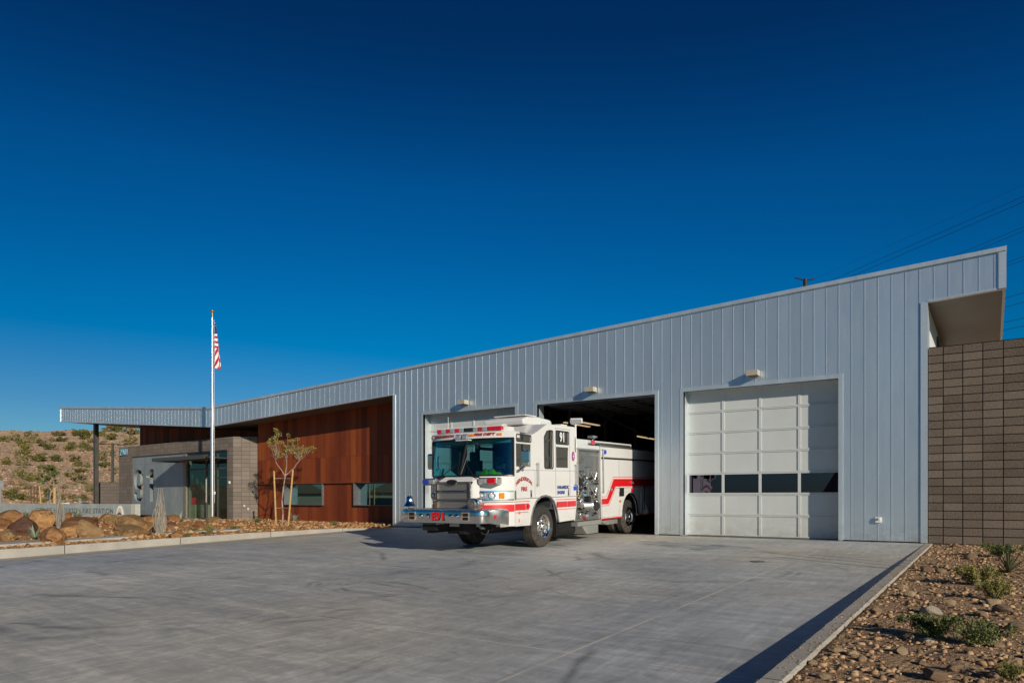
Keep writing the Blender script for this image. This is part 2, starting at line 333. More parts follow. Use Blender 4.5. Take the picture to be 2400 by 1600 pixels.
def driveway():
    m,nt,b=newmat('driveway_concrete'); sx=nt.nodes.new('ShaderNodeSeparateXYZ'); v=coord(nt); L(nt,v,sx.inputs[0])
    big=noise(nt,coord(nt,(.22,.22,1)),1,5,.6,.5)
    st=noise(nt,coord(nt,(.5,3.2,1),rot=(0,0,R(32))),1,8,.68,1.1)
    st2=noise(nt,coord(nt,(5.5,.6,1),rot=(0,0,R(24))),1,8,.70,1.8)
    fn=noise(nt,coord(nt,(18,18,1)),1,6,.8); md_=noise(nt,coord(nt,(1.9,1.9,1)),1,8,.72,2.2)
    f=math_(nt,'ADD',math_(nt,'MULTIPLY',big,.24),math_(nt,'ADD',math_(nt,'MULTIPLY',st,.24),math_(nt,'ADD',math_(nt,'MULTIPLY',st2,.20),math_(nt,'ADD',math_(nt,'MULTIPLY',md_,.22),math_(nt,'MULTIPLY',fn,.10)))))
    c=ramp(nt,f,[(.375,(.22,.216,.205)),(.445,(.34,.332,.31)),(.51,(.45,.438,.40)),(.60,(.67,.65,.60))])
    # tint: warmer/lighter where scuffed clean
    wn_=ramp(nt,noise(nt,coord(nt,(.12,.12,1)),1,3,.5,.3),[(.40,(.90,.955,1.05)),(.62,(1.08,1.04,.97))])
    c=mix(nt,1.0,c,wn_,'MULTIPLY')
    # tyre scuffs: rings of worn rubber where the engines turn
    vm=N(nt,'ShaderNodeVectorMath',operation='DISTANCE'); L(nt,v,vm.inputs[0]); vm.inputs[1].default_value=(-13.5,9.5,0)
    w1=math_(nt,'ADD',vm.outputs['Value'],math_(nt,'MULTIPLY',noise(nt,coord(nt,(.5,.5,1)),1,2),1.2))
    def ring(r,w):
        return math_(nt,'SUBTRACT',1.0,math_(nt,'MULTIPLY',math_(nt,'ABSOLUTE',math_(nt,'SUBTRACT',w1,r)),1/w),clamp=True)
    rg=math_(nt,'MAXIMUM',math_(nt,'MAXIMUM',ring(5.6,.16),ring(8.3,.2)),math_(nt,'MAXIMUM',ring(7.9,.1),ring(3.6,.18)))
    for cx_,cy_,rs_ in ((-7.9,8.6,(1.45,1.6,1.75,1.9)),(-4.6,12.6,(1.9,2.05,2.9)),(-9.5,3.5,(5.2,5.45,7.1))):
        vm=N(nt,'ShaderNodeVectorMath',operation='DISTANCE'); L(nt,v,vm.inputs[0]); vm.inputs[1].default_value=(cx_,cy_,0)
        w1=math_(nt,'ADD',vm.outputs['Value'],math_(nt,'MULTIPLY',noise(nt,coord(nt,(.5,.5,1)),1,2),.5))
        for r_ in rs_: rg=math_(nt,'MAXIMUM',rg,ring(r_,.07))
    br=ramp(nt,noise(nt,coord(nt,(.6,.6,1)),1,4,.7),[(.47,0),(.62,1)])
    rg=math_(nt,'MULTIPLY',math_(nt,'MULTIPLY',rg,br),.6)
    c=mix(nt,rg,c,(.07,.07,.072))
    # saw-cut joints with tan sealant
    def line(out,p,w):
        return math_(nt,'LESS_THAN',math_(nt,'ABSOLUTE',math_(nt,'SUBTRACT',out,p)),w)
    js=None
    wob=math_(nt,'MULTIPLY',math_(nt,'SUBTRACT',noise(nt,coord(nt,(1.5,1.5,1)),1,2),.5),.012)
    X=math_(nt,'ADD',sx.outputs[0],wob); Y=math_(nt,'ADD',sx.outputs[1],wob)
    for o_,p,w in [(X,-3.3,.012),(X,-7.1,.010),(X,-10.9,.010),(X,-14.9,.010),(Y,5.8,.009),(Y,10.7,.012),(Y,15.6,.013),(Y,.9,.008)]:
        l_=line(o_,p,w); js=l_ if js is None else math_(nt,'MAXIMUM',js,l_)
    worn=ramp(nt,noise(nt,coord(nt,(1.1,1.1,1)),1,3,.6),[(.36,.15),(.55,1.0)])
    L(nt,mix(nt,math_(nt,'MULTIPLY',js,worn),c,(.66,.58,.44)),b.inputs['Base Color'])
    L(nt,ramp(nt,st,[(.3,.50),(.7,.68)]),b.inputs['Roughness']); b.inputs['Specular IOR Level'].default_value=.35
    bump(nt,b,math_(nt,'ADD',fn,math_(nt,'MULTIPLY',st,.5)),.12,.01); return m
MT['drive']=driveway()
def soil(name, cs, sc1=1.0, bs=.9, bd=.06):
    m,nt,b=newmat(name)
    f=noise(nt,coord(nt,(1.1*sc1,)*3),1,7,.65,.4); g=noise(nt,coord(nt,(14*sc1,)*3),1,6,.75)
    vo=nt.nodes.new('ShaderNodeTexVoronoi'); vo.inputs['Scale'].default_value=22*sc1; vo.feature='F1'; L(nt,coord(nt),vo.inputs['Vector'])
    ff=math_(nt,'ADD',math_(nt,'MULTIPLY',f,.45),math_(nt,'MULTIPLY',g,.55))
    c=ramp(nt,ff,[(.28,cs[0]),(.45,cs[1]),(.6,cs[2]),(.75,cs[3])])
    L(nt,c,b.inputs['Base Color']); b.inputs['Roughness'].default_value=.95; b.inputs['Specular IOR Level'].default_value=.15
    bump(nt,b,math_(nt,'SUBTRACT',g,math_(nt,'MULTIPLY',vo.outputs['Distance'],.6)),bs,bd); return m
MT['soil']=soil('desert_soil',[(.26,.125,.045),(.40,.20,.075),(.52,.28,.115),(.62,.38,.19)])
MT['soil_right']=soil('desert_soil_brown',[(.22,.135,.075),(.36,.23,.135),(.48,.325,.195),(.60,.44,.29)])
MT['hill']=soil('hill_soil',[(.31,.205,.125),(.45,.31,.20),(.55,.395,.265),(.63,.48,.345)],.25,.6,.3)
def rockmat(name, dark, mid, light, s=3, varnish=None):
    m,nt,b=newmat(name)
    oi=nt.nodes.new('ShaderNodeObjectInfo')
    f=noise(nt,coord(nt,(s,)*3),1,7,.68,.5); g=noise(nt,coord(nt,(s*7,)*3),1,5,.7)
    geo=nt.nodes.new('ShaderNodeNewGeometry'); sz=nt.nodes.new('ShaderNodeSeparateXYZ'); L(nt,coord(nt),sz.inputs[0])
    ff=math_(nt,'ADD',math_(nt,'MULTIPLY',f,.62),math_(nt,'ADD',math_(nt,'MULTIPLY',g,.38),math_(nt,'MULTIPLY',math_(nt,'SUBTRACT',oi.outputs['Random'],.5),.16)))
    c=ramp(nt,ff,[(.34,dark),(.5,mid),(.66,light)])
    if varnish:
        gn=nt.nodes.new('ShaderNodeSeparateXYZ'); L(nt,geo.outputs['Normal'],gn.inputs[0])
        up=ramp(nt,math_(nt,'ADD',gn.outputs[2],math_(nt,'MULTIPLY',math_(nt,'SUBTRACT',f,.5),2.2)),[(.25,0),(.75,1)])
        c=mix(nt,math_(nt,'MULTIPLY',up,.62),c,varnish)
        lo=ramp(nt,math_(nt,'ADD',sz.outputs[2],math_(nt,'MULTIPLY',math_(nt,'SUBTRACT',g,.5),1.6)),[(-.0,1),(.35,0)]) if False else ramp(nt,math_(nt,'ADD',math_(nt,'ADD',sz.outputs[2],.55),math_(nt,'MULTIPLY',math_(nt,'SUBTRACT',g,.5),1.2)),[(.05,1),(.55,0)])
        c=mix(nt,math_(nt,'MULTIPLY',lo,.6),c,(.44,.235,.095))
    L(nt,c,b.inputs['Base Color']); b.inputs['Roughness'].default_value=.85; b.inputs['Specular IOR Level'].default_value=.25
    bump(nt,b,math_(nt,'ADD',f,math_(nt,'MULTIPLY',g,.4)),.7,.06); return m
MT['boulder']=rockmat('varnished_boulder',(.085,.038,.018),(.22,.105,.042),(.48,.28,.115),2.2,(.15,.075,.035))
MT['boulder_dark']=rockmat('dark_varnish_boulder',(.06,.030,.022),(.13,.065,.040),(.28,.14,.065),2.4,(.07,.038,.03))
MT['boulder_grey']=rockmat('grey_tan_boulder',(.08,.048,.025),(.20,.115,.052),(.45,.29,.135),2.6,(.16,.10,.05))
MT['stone']=rockmat('tan_stone',(.27,.175,.10),(.44,.30,.18),(.60,.45,.29),9)
MT['stone_dark']=rockmat('brown_stone',(.13,.08,.055),(.25,.16,.105),(.40,.27,.17),9)
MT['stone_pale']=rockmat('pale_stone',(.42,.34,.25),(.62,.53,.40),(.75,.66,.52),9)
def leafmat(name, c0, c1, tr=.25):
    m,nt,b=newmat(name)
    f=noise(nt,coord(nt,(5,5,5)),1,4,.7); oi=nt.nodes.new('ShaderNodeObjectInfo')
    L(nt,ramp(nt,math_(nt,'ADD',math_(nt,'MULTIPLY',f,.8),math_(nt,'MULTIPLY',oi.outputs['Random'],.2)),[(.3,c0),(.7,c1)]),b.inputs['Base Color'])
    b.inputs['Roughness'].default_value=.6; b.inputs['Subsurface Weight'].default_value=0
    return m
MT['creosote']=leafmat('creosote_leaves',(.055,.06,.013),(.23,.205,.045))
MT['creosote_dry']=leafmat('dry_shrub_leaves',(.15,.12,.05),(.31,.25,.12))
MT['green']=leafmat('fresh_green_leaves',(.05,.075,.016),(.17,.19,.05))
MT['olive']=leafmat('olive_leaves',(.11,.11,.022),(.30,.27,.06))
MT['agave']=leafmat('grey_green_blades',(.16,.20,.13),(.33,.37,.27))
MT['agave_dark']=leafmat('dark_green_blades',(.07,.08,.035),(.18,.19,.09))
MT['ocotillo']=leafmat('grey_thorny_stem',(.17,.15,.12),(.34,.31,.26))
MT['twig']=leafmat('grey_twigs',(.14,.11,.08),(.26,.21,.16))
SKYK=1.0; EXPO=0.0
# ------------------------------------------------------------------ camera, sun, sky
D = 20.4                     # distance of the cladding plane in front of the camera, world +Y goes into the building
FPX = 1650.; TH = math.atan(1125/1650.); CH = 1.14; YHZ = 1166.
cam = bpy.data.cameras.new('camera'); co = bpy.data.objects.new('camera', cam); COL.objects.link(co)
co.location=(0,0,CH); co.rotation_euler=(R(90),0,TH); cam.sensor_width=36; cam.lens=36*FPX/2400; cam.shift_y=(YHZ-800)/2400
cam.clip_start=.1; cam.clip_end=3000; sc.camera=co
EL=R(19.1); SH=(2/math.sqrt(5), -1/math.sqrt(5))
SUN=Vector((SH[0]*math.cos(EL), SH[1]*math.cos(EL), math.sin(EL)))
sd=bpy.data.lights.new('sun','SUN'); sd.energy=4.4; sd.angle=R(.53); sd.color=(1,.89,.73)
so=bpy.data.objects.new('sun',sd); COL.objects.link(so); so.rotation_euler=SUN.to_track_quat('Z','Y').to_euler(); so.location=(20,-10,20)
w=bpy.data.worlds.new('World'); sc.world=w; w.use_nodes=True; nt=w.node_tree; bg=nt.nodes['Background']
sky=nt.nodes.new('ShaderNodeTexSky'); sky.sky_type='NISHITA'; sky.sun_disc=False; sky.sun_elevation=EL
sky.sun_rotation=math.atan2(SH[0],SH[1]); sky.altitude=600; sky.air_density=1.0; sky.dust_density=.35; sky.ozone_density=3.0
sep=nt.nodes.new('ShaderNodeSeparateColor'); cmb=nt.nodes.new('ShaderNodeCombineColor'); nt.links.new(sky.outputs[0],sep.inputs[0])
def _m(op,x,y,clamp=False):
    n=nt.nodes.new('ShaderNodeMath'); n.operation=op; n.use_clamp=clamp
    for i_,q in enumerate((x,y)):
        if hasattr(q,'node'): nt.links.new(q,n.inputs[i_])
        else: n.inputs[i_].default_value=q
    return n.outputs[0]
# a deep, dry desert sky: contrast and saturation of the physical sky raised per channel
tcw=nt.nodes.new('ShaderNodeTexCoord'); dpn=nt.nodes.new('ShaderNodeVectorMath'); dpn.operation='DOT_PRODUCT'; nt.links.new(tcw.outputs['Generated'],dpn.inputs[0]); dpn.inputs[1].default_value=(.826,.5635,0)
szw=nt.nodes.new('ShaderNodeSeparateXYZ'); nt.links.new(tcw.outputs['Generated'],szw.inputs[0])
AZ=_m('MINIMUM',_m('MAXIMUM',_m('ADD',_m('MULTIPLY',dpn.outputs['Value'],.30),1.13),.97),1.25)
er=nt.nodes.new('ShaderNodeValToRGB'); nt.links.new(szw.outputs[2],er.inputs[0]); ee=er.color_ramp.elements
while len(ee)<6: ee.new(.5)
for i_,(p_,v_) in enumerate(((0,.80),(.12,.81),(.26,.915),(.40,.93),(.54,.70),(1,.60))): ee[i_].position=p_; ee[i_].color=(v_,v_,v_,1)
SF=_m('MULTIPLY',_m('MULTIPLY',AZ,er.outputs[0]),1.2)
rr=_m('MAXIMUM',_m('MULTIPLY',_m('SUBTRACT',sep.outputs[0],2.55),.47*SKYK),.004)
gg=_m('MULTIPLY',_m('POWER',_m('MULTIPLY',sep.outputs[1],SF),1.6),.153*SKYK)
bb=_m('MULTIPLY',_m('POWER',_m('MULTIPLY',sep.outputs[2],SF),1.4),.275*SKYK)
for i_,q in enumerate((rr,gg,bb)): nt.links.new(_m('MINIMUM',q,9.0),cmb.inputs[i_])
nt.links.new(cmb.outputs[0],bg.inputs[0]); bg.inputs[1].default_value=.1
sc.view_settings.view_transform='Standard'; sc.view_settings.look='None'; sc.view_settings.gamma=1; sc.view_settings.exposure=EXPO
sc.cycles.max_bounces=8; sc.cycles.transparent_max_bounces=16; sc.cycles.sample_clamp_indirect=6
try: sc.cycles.use_denoising=True
except: pass

# ------------------------------------------------------------------ terrain functions
def drive_z(y): return -.022*(D-y) if y<D else 0.0
def curbL_z(y):      # top of the left kerb
    if y>19.4: return drive_z(y)+.01
    pts=[(-12,-.42),(5,-.12),(6.9,-.07),(13.8,.045),(17,.06),(18.6,.02),(19.4,-.01)]
    for i in range(len(pts)-1):
        if pts[i][0]<=y<=pts[i+1][0]:
            f=(y-pts[i][0])/(pts[i+1][0]-pts[i][0]); return pts[i][1]*(1-f)+pts[i+1][1]*f
    return pts[0][1]
def curbR_z(y): return -.0105*(D-y)
def nz(x,y,s,z=0): return mnoise.noise((x*s,y*s,z))
def ground_z(x,y):
    if -19.2<=x<=-1.38 and y<D+.1: return drive_z(y)-.3
    if x>-1.38 and y<D+.3:
        e=min(1,(x+1.22)/.8)
        return curbR_z(y)-.035+max(0,e)*(.02+.035*nz(x,y,.8)+.026*nz(x,y,3.1,5)+.022*nz(x,y,7.5,2))+ .012*max(0,x+1.2)
    if x<-19.2 and y<D+4:
        e=min(1,max(0,(-19.45-x)/.8))
        b=curbL_z(y)-.03
        tgt=.0 if y>12 else -.02
        blend=min(1,max(0,(-19.4-x)/5)); z=b*(1-blend)+tgt*blend
        z-=.09*math.exp(-(((x+25.5)/2.6)**2+((y-19.7)/1.3)**2))
        mx=math.exp(-(((x+33)/9)**2+((y-14.5)/4.2)**2)); z+=.30*mx
        z+=e*(.035*nz(x,y,.7)+.02*nz(x,y,2.3,4)+.008*nz(x,y,7,1))
        return z
    if x>-19.3 or (x>-44.8 and y>21): return -.12
    return .0+.05*nz(x,y,.2)
def hill_h(x,y):
    n=(-.919,.394); l=(.394,.919)
    p=x*n[0]+y*n[1]; q=x*l[0]+y*l[1]
    f=(p-72)/80.
    hr=13.0+.060*q+1.0*nz(x,y,.02)       # ridge height
    if f<=0: return -.3
    f2=min(f,1.0)
    h=hr*(f2**1.12)
    if f>1: h=hr*(1-.10*(f-1))
    h+=min(1,f*4)*(.9*nz(x,y,.045,3)+.35*nz(x,y,.16,7)+.16*nz(x,y,.5,2))
    return h
def ray(px,py):
    u=(px-1200)/FPX; v=(YHZ-py)/FPX; c,s=math.cos(TH),math.sin(TH)
    return Vector((-s+u*c, c+u*s, v))
def hit(px,py,fn,t0=3,t1=200,st=.25):
    d=ray(px,py); t=t0
    while t<t1:
        x,y,z=d.x*t,d.y*t,CH+d.z*t
        if z<=fn(x,y): return Vector((x,y,fn(x,y))),t
        t+=st
    return None,None

# ------------------------------------------------------------------ ground sheets
def grid(name, xs, ys, fn, mat, midf=None, mats=None):
    nx,ny=len(xs),len(ys)
    v=[(x,y,fn(x,y)) for y in ys for x in xs]
    f=[(j*nx+i,j*nx+i+1,(j+1)*nx+i+1,(j+1)*nx+i) for j in range(ny-1) for i in range(nx-1)]
    mi=None
    if midf: mi=[midf(xs[i],ys[j]) for j in range(ny-1) for i in range(nx-1)]
    return mesh_obj(name,v,f,mats or [mat],mi,smooth=True)
def span(a,b,st):
    n=max(1,int(round((b-a)/st))); return [a+(b-a)*i/n for i in range(n+1)]
xs=span(-62,-35,.45)+span(-35,-19.35,.2)[1:]+[-19.3,-19.25,-19.2]+span(-19.1,-1.45,1.2)+[-1.38]+span(-1.26,6,.11)+span(6,24,.6)[1:]
ys=span(-9,2,.5)+span(2,20.8,.13)[1:]+span(20.8,34,.8)[1:]
g=grid('ground',xs,ys,ground_z,None,lambda x,y: 1 if x>-2 else 0,[MT['soil'],MT['soil_right']]); tag(g,kind='structure')
bmq=MB(); bmq.add([(-900,-900,-.85),(900,-900,-.85),(900,900,-.85),(-900,900,-.85)],[(0,1,2,3)]); tag(bmq.build('desert_plain',[MT['soil']]),kind='structure')
# rising ground between site and hill is part of the hill sheet
nn=(-.919,.394); ll=(.394,.919)
ps=span(55,175,1.15); qs=span(-75,75,1.3)
hv=[]; 
for p in ps:
    for q in qs:
        x=nn[0]*p+ll[0]*q; y=nn[1]*p+ll[1]*q; hv.append((x,y,hill_h(x,y)))
nq=len(qs); hf=[(a*nq+b,a*nq+b+1,(a+1)*nq+b+1,(a+1)*nq+b) for a in range(len(ps)-1) for b in range(nq-1)]
ho=mesh_obj('hill',hv,hf,MT['hill'],smooth=True); tag(ho,kind='structure')
# service road level between
m=MB(); m.add([(-19.3,-30,drive_z(-9)-.02),(30,-30,drive_z(-9)-.02),(30,-9,drive_z(-9)-.02),(-19.3,-9,drive_z(-9)-.02)],[(0,1,2,3)])
m.add([(-70,-30,-.7),(-19.3,-30,-.7),(-19.3,-9,-.7),(-70,-9,-.7)],[(0,1,2,3)])
tag(m.build('road',[simple('asphalt',(.05,.05,.052),.85)]),kind='structure')
# driveway
xs=span(-19.2,-1.38,2); ys=span(-9,D+.3,1.0)
dv=grid('driveway',xs,ys,lambda x,y:drive_z(min(y,D)),MT['drive']); tag(dv,kind='structure')
# kerbs
def kerb(name,xa,xb,ys,top,bot):
    v=[];f=[]; 
    prof=lambda y:[(xa,bot(y)-.05),(xa,top(y)-.012),(xa+(.012 if xb>xa else -.012),top(y)),(xb-(.012 if xb>xa else -.012),top(y)),(xb,top(y)-.012),(xb,bot(y)-.1)]
    for y in ys:
        for q_,(x,z) in enumerate(prof(y)):
            j_=.011*nz(x*3,y*5.0,1.0,q_)+.006*nz(x,y*17,1.0,q_+4); v.append((x+(j_ if q_ not in (0,5) else j_*.5),y,z+(j_*.45 if 0<q_<5 else 0)))
    for i in range(len(ys)-1):
        for k in range(5): f.append((i*6+k,i*6+k+1,(i+1)*6+k+1,(i+1)*6+k))
    f+= [tuple(range(6)), tuple((len(ys)-1)*6+k for k in range(6))[::-1]]
    mb=MB(); mb.add(v,f); return tag(mb.build(name,[MT['kerb']]),kind='structure')
kerb('kerb',-1.385,-1.225,span(-9,D-.02,.07),lambda y:curbR_z(y)+.004,lambda y:drive_z(y)-.1)
kerb('kerb',-19.2,-19.36,span(-9,19.4,.15),lambda y:curbL_z(y),lambda y:drive_z(y)-.1)
# light concrete gutter strip along the left kerb
m=MB(); ys=span(-9,19.3,.7)
for i in range(len(ys)-1):
    a,b=ys[i],ys[i+1]
    m.add([(-19.2,a,drive_z(a)+.012),(-18.55,a,drive_z(a)+.004),(-18.55,b,drive_z(b)+.004),(-19.2,b,drive_z(b)+.012)],[(0,1,2,3)])
tag(m.build('gutter',[MT['kerb']]),kind='structure')
# path half covered by gravel
m=MB()
def strip(pts,wd,z):
    for (x0,y0),(x1,y1) in zip(pts[:-1],pts[1:]):
        dx,dy=x1-x0,y1-y0; l=math.hypot(dx,dy); nx,ny=-dy/l*wd/2,dx/l*wd/2
        m.add([(x0+nx,y0+ny,z(x0,y0)),(x0-nx,y0-ny,z(x0,y0)),(x1-nx,y1-ny,z(x1,y1)),(x1+nx,y1+ny,z(x1,y1)),(x0+nx,y0+ny,-.4),(x0-nx,y0-ny,-.4),(x1-nx,y1-ny,-.4),(x1+nx,y1+ny,-.4)],[(0,1,2,3),(4,7,6,5),(0,4,5,1),(1,5,6,2),(2,6,7,3),(3,7,4,0)])
strip([(-21.0,0),(-21.0,3),(-20.95,6),(-20.9,9),(-20.9,10.6)],1.05,lambda x,y:curbL_z(y)+.045)
strip([(-21.3,11.6),(-21.2,13),(-21.1,14.6)],.9,lambda x,y:curbL_z(y)+.05)
strip([(-30.6,17.6),(-33,18.6),(-35.2,20.0)],2.2,lambda x,y:.10)
tag(m.build('path',[MT['kerb']]),kind='structure')
m=MB(); m.box(-35.6,-31.3,18.3,20.9,-.05,.085); tag(m.build('entrance_slab',[MT['kerb']]),kind='structure')
# ------------------------------------------------------------------ fire station
ST=empty('fire_station',(-16,24,0),label='long low fire station in grey metal panels with three bay doors',cat='building')
def P(o,name=None):
    if name: o.name=name
    return reparent(o,ST)
def top_z(x): return 7.10+ (x-.28)*.0452 if x>=-32.1 else 5.637+(-32.1-x)*.0735
XK=-32.1
FAS=.985
def fb(x): return top_z(x)-FAS - (.0 if x>-32 else -.05*min(1,(-32-x)/8))
XL,XR=-48.0,.27
WX0,WX1=-19.6,-1.34          # bay block
doors=[(-18.04,-13.78),(-12.87,-8.58),(-7.67,-3.38)]; DH=4.32
seams=[.05-.3115*k for k in range(0,155)]
# cladding: panels + standing seams
m=MB(); YF_=D; TK=.12
def zbot(x):
    if x>WX1 or x<WX0: return None
    for a,b in doors:
        if a<x<b: return DH
    return .03
cuts=sorted(set([XL,XK,WX0,WX1,XR]+[s_ for s_ in seams if XL<s_<XR]+[e for d_ in doors for e in d_]))
for a,b in zip(cuts[:-1],cuts[1:]):
    if b-a<.002: continue
    mid=(a+b)/2; zb=zbot(mid)
    if zb is None: m.slope_box(a,b,YF_,YF_+TK,fb(a),fb(b),top_z(a)-.02,top_z(b)-.02)
    else: m.slope_box(a,b,YF_,YF_+TK,zb,zb,top_z(a)-.02,top_z(b)-.02)
P(m.build('metal_cladding',[MT['galv']])); m=MB()
for s_ in seams:
    if s_<XL+.05 or s_>XR-.05: continue
    zb=zbot(s_); zb= fb(s_)+.03 if zb is None else (zb+.13 if zb>1 else zb+.02)
    m.slope_box(s_-.008,s_+.008,YF_-(.008 if s_>-20 else .003),YF_+.01,zb,zb,top_z(s_-.011)-.1,top_z(s_+.011)-.1,0)

P(m.build('standing_seams',[MT['seam']]))
# coping + lower fascia trim + opening trims
m=MB()
for x0,x1 in ((XL-.02,XK),(XK,XR+.02)):
    n=max(1,int((x1-x0)/3.05))
    for i in range(n):
        a=x0+(x1-x0)*i/n; b=x0+(x1-x0)*(i+1)/n
        m.slope_box(a+.002,b-.002,YF_-.055,YF_+.25,top_z(a)-.105,top_z(b)-.105,top_z(a),top_z(b))
P(m.build('roof_coping',[MT['galv_trim']]))
m=MB()
def low(x0,x1):
    m.slope_box(x0,x1,YF_-.012,YF_+TK+.01,fb(x0)-.012,fb(x1)-.012,fb(x0)+.035,fb(x1)+.035)
low(XL,XK); low(XK,WX0); P(m.build('fascia_trim',[MT['galv_trim']])); m=MB(); low(WX1+.003,XR)
P(m.build('fascia_trim',[MT['galv_trim']]))
def corner_trim(*q): m=MB(); m.box(*q); P(m.build('corner_trim',[MT['galv_trim']]))
corner_trim(XR-.14,XR+.012,YF_-.032,YF_+TK+.02,fb(XR),top_z(XR)-.11)
corner_trim(WX1-.14,WX1+.012,YF_-.03,YF_+.6,.01,fb(WX1)-.013)
corner_trim(WX0-.012,WX0+.12,YF_-.022,YF_+1.6,.01,fb(WX0)-.013)
corner_trim(XL-.012,XL+.06,YF_-.03,YF_+TK,fb(XL),top_z(XL)-.11)
m=MB(); RV=.39
for a,b in doors:
    m.box(a-.11,a,YF_-.014,YF_+.02,.01,DH+.12); m.box(b,b+.11,YF_-.014,YF_+.02,.01,DH+.12); m.box(a,b,YF_-.014,YF_+.02,DH,DH+.12)
    m.box(a-.02,a,YF_+.021,YF_+RV+.05,.01,DH+.02); m.box(b,b+.02,YF_+.021,YF_+RV+.05,.01,DH+.02); m.box(a,b,YF_+.021,YF_+RV+.05,DH,DH+.02)
P(m.build('bay_door_trim',[MT['galv_trim']]))
# roof slab (both slopes) and soffit
BACK=38.0
def rpoly(x0,x1,y0,y1,zt,zb,mm,mi=0): mm.slope_box(x0,x1,y0,y1,zb(x0),zb(x1),zt(x0),zt(x1),mi)
m=MB(); rpoly(XK,XR-.02,YF_+TK,BACK,lambda x:top_z(x)-.06,lambda x:top_z(x)-.30,m); rpoly(XL+.02,XK,YF_+TK,BACK-8,lambda x:top_z(x)-.06,lambda x:top_z(x)-.30,m)
P(m.build('roof',[simple('roof_membrane',(.45,.45,.43),.8)]))
MT['soffit']=simple('soffit_panel',(.17,.172,.165),.5,.2,var=.05,vscale=1)
def soffit_lines():
    mt=MT['soffit']; nt=mt.node_tree; b=nt.nodes['Principled BSDF']; sx=nt.nodes.new('ShaderNodeSeparateXYZ'); L(nt,coord(nt),sx.inputs[0])
    fr=math_(nt,'FRACT',math_(nt,'DIVIDE',sx.outputs[1],.3048)); j=math_(nt,'LESS_THAN',fr,.05); bump(nt,b,math_(nt,'SUBTRACT',1,j),.6,.01)
soffit_lines()
m=MB(); rpoly(WX1-.3,XR-.02,YF_+TK+.012,BACK,lambda x:fb(x)+.03,lambda x:fb(x)+.01,m); P(m.build('soffit',[MT['soffit']])); m=MB()
rpoly(XK,WX0,YF_+TK+.012,YF_+6,lambda x:fb(x)+.03,lambda x:fb(x)+.01,m); rpoly(XL+.02,XK,YF_+TK+.012,YF_+8.2,lambda x:fb(x)+.03,lambda x:fb(x)+.01,m)
P(m.build('soffit',[MT['soffit']]))
m=MB(); m.slope_box(XL-.0,XL+.06,YF_+TK,BACK-8,fb(XL),fb(XL),top_z(XL)-.05,top_z(XL)-.05); P(m.build('side_fascia',[MT['galv_trim']])); m=MB(); m.slope_box(XR-.06,XR,YF_+TK+.03,BACK,fb(XR),fb(XR),top_z(XR)-.05,top_z(XR)-.05)
P(m.build('side_fascia',[MT['galv_trim']])); m=MB(); m.slope_box(XL+.06,XK,BACK-8.06,BACK-8,fb(XL),fb(XK),top_z(XL)-.05,top_z(XK)-.05)
P(m.build('side_fascia',[MT['galv_trim']]))
# side and rear walls of the apparatus bay; inside faces are dark
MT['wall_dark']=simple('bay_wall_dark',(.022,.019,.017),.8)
m=MB()
m.slope_box(WX1-.12,WX1,YF_+.61,BACK,0,0,fb(WX1),fb(WX1)); P(m.build('side_wall',[simple('side_wall_white',(.62,.62,.60),.6)]))
m=MB(); m.box(WX1-.02,WX1+.05,24.0,27.2,4.2,5.85); fr_=P(m.build('high_window',[MT['dark_steel']]))
m=MB(); m.box(WX1+.052,WX1+.06,24.1,27.1,4.3,5.75); q=m.build('pane',[MT['bay_glass']]); q.parent=fr_
m=MB()
m.box(WX0+.13,WX1-.13,BACK-.2,BACK,0,6.2); m.box(WX0+.13,WX0+.2,22.1,BACK-.2,0,5.75)
m.box(WX1-.2,WX1-.13,22.1,BACK-.2,0,6.55)
m.slope_box(WX0+.13,WX1-.13,YF_+TK+.3,BACK,top_z(WX0)-.5,top_z(WX1)-.5,top_z(WX0)-.4,top_z(WX1)-.4)
# inner face of the front wall between doors
for a,b in ((WX0+.13,doors[0][0]-.03),(doors[0][1]+.03,doors[1][0]-.03),(doors[1][1]+.03,doors[2][0]-.03),(doors[2][1]+.03,WX1-.13)): m.box(a,b,YF_+RV-.02,YF_+RV+.04,0,5.1)
m.box(WX0+.13,WX1-.13,YF_+RV-.02,YF_+RV+.04,DH+.03,5.7)
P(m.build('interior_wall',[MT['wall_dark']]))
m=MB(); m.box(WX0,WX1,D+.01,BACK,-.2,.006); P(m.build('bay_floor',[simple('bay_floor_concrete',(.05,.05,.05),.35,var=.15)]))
m=MB()
for y in (23.4,26.4,29.4,32.4,35.4):
    m.slope_box(WX0+.2,WX1-.2,y-.08,y+.08,4.75,5.45,4.95,5.7)
    for xx in (-16,-13.3,-8.2,-5.5): m.tube((xx,y,0),(xx,y,5.3),.07,n=6)
for y in (23.4,26.4,29.4):
    m.tube((-13.3,y,4.9),(-10.7,y+1.5,3.4),.02,n=5); m.tube((-10.7,y,4.9),(-13.3,y+1.5,3.4),.02,n=5); m.tube((-8.2,y,5.0),(-10.7,y+1.5,3.5),.02,n=5)
for x in (-12.6,-11.5,-9.9,-8.9): m.box(x-.03,x+.03,21.2,25.8,4.42,4.50)
m.tube((-9.15,26.0,2.6),(-9.15,26.0,4.95),.09,n=8)
P(m.build('roof_frame',[simple('frame_dark_red',(.20,.165,.145),.6)]))
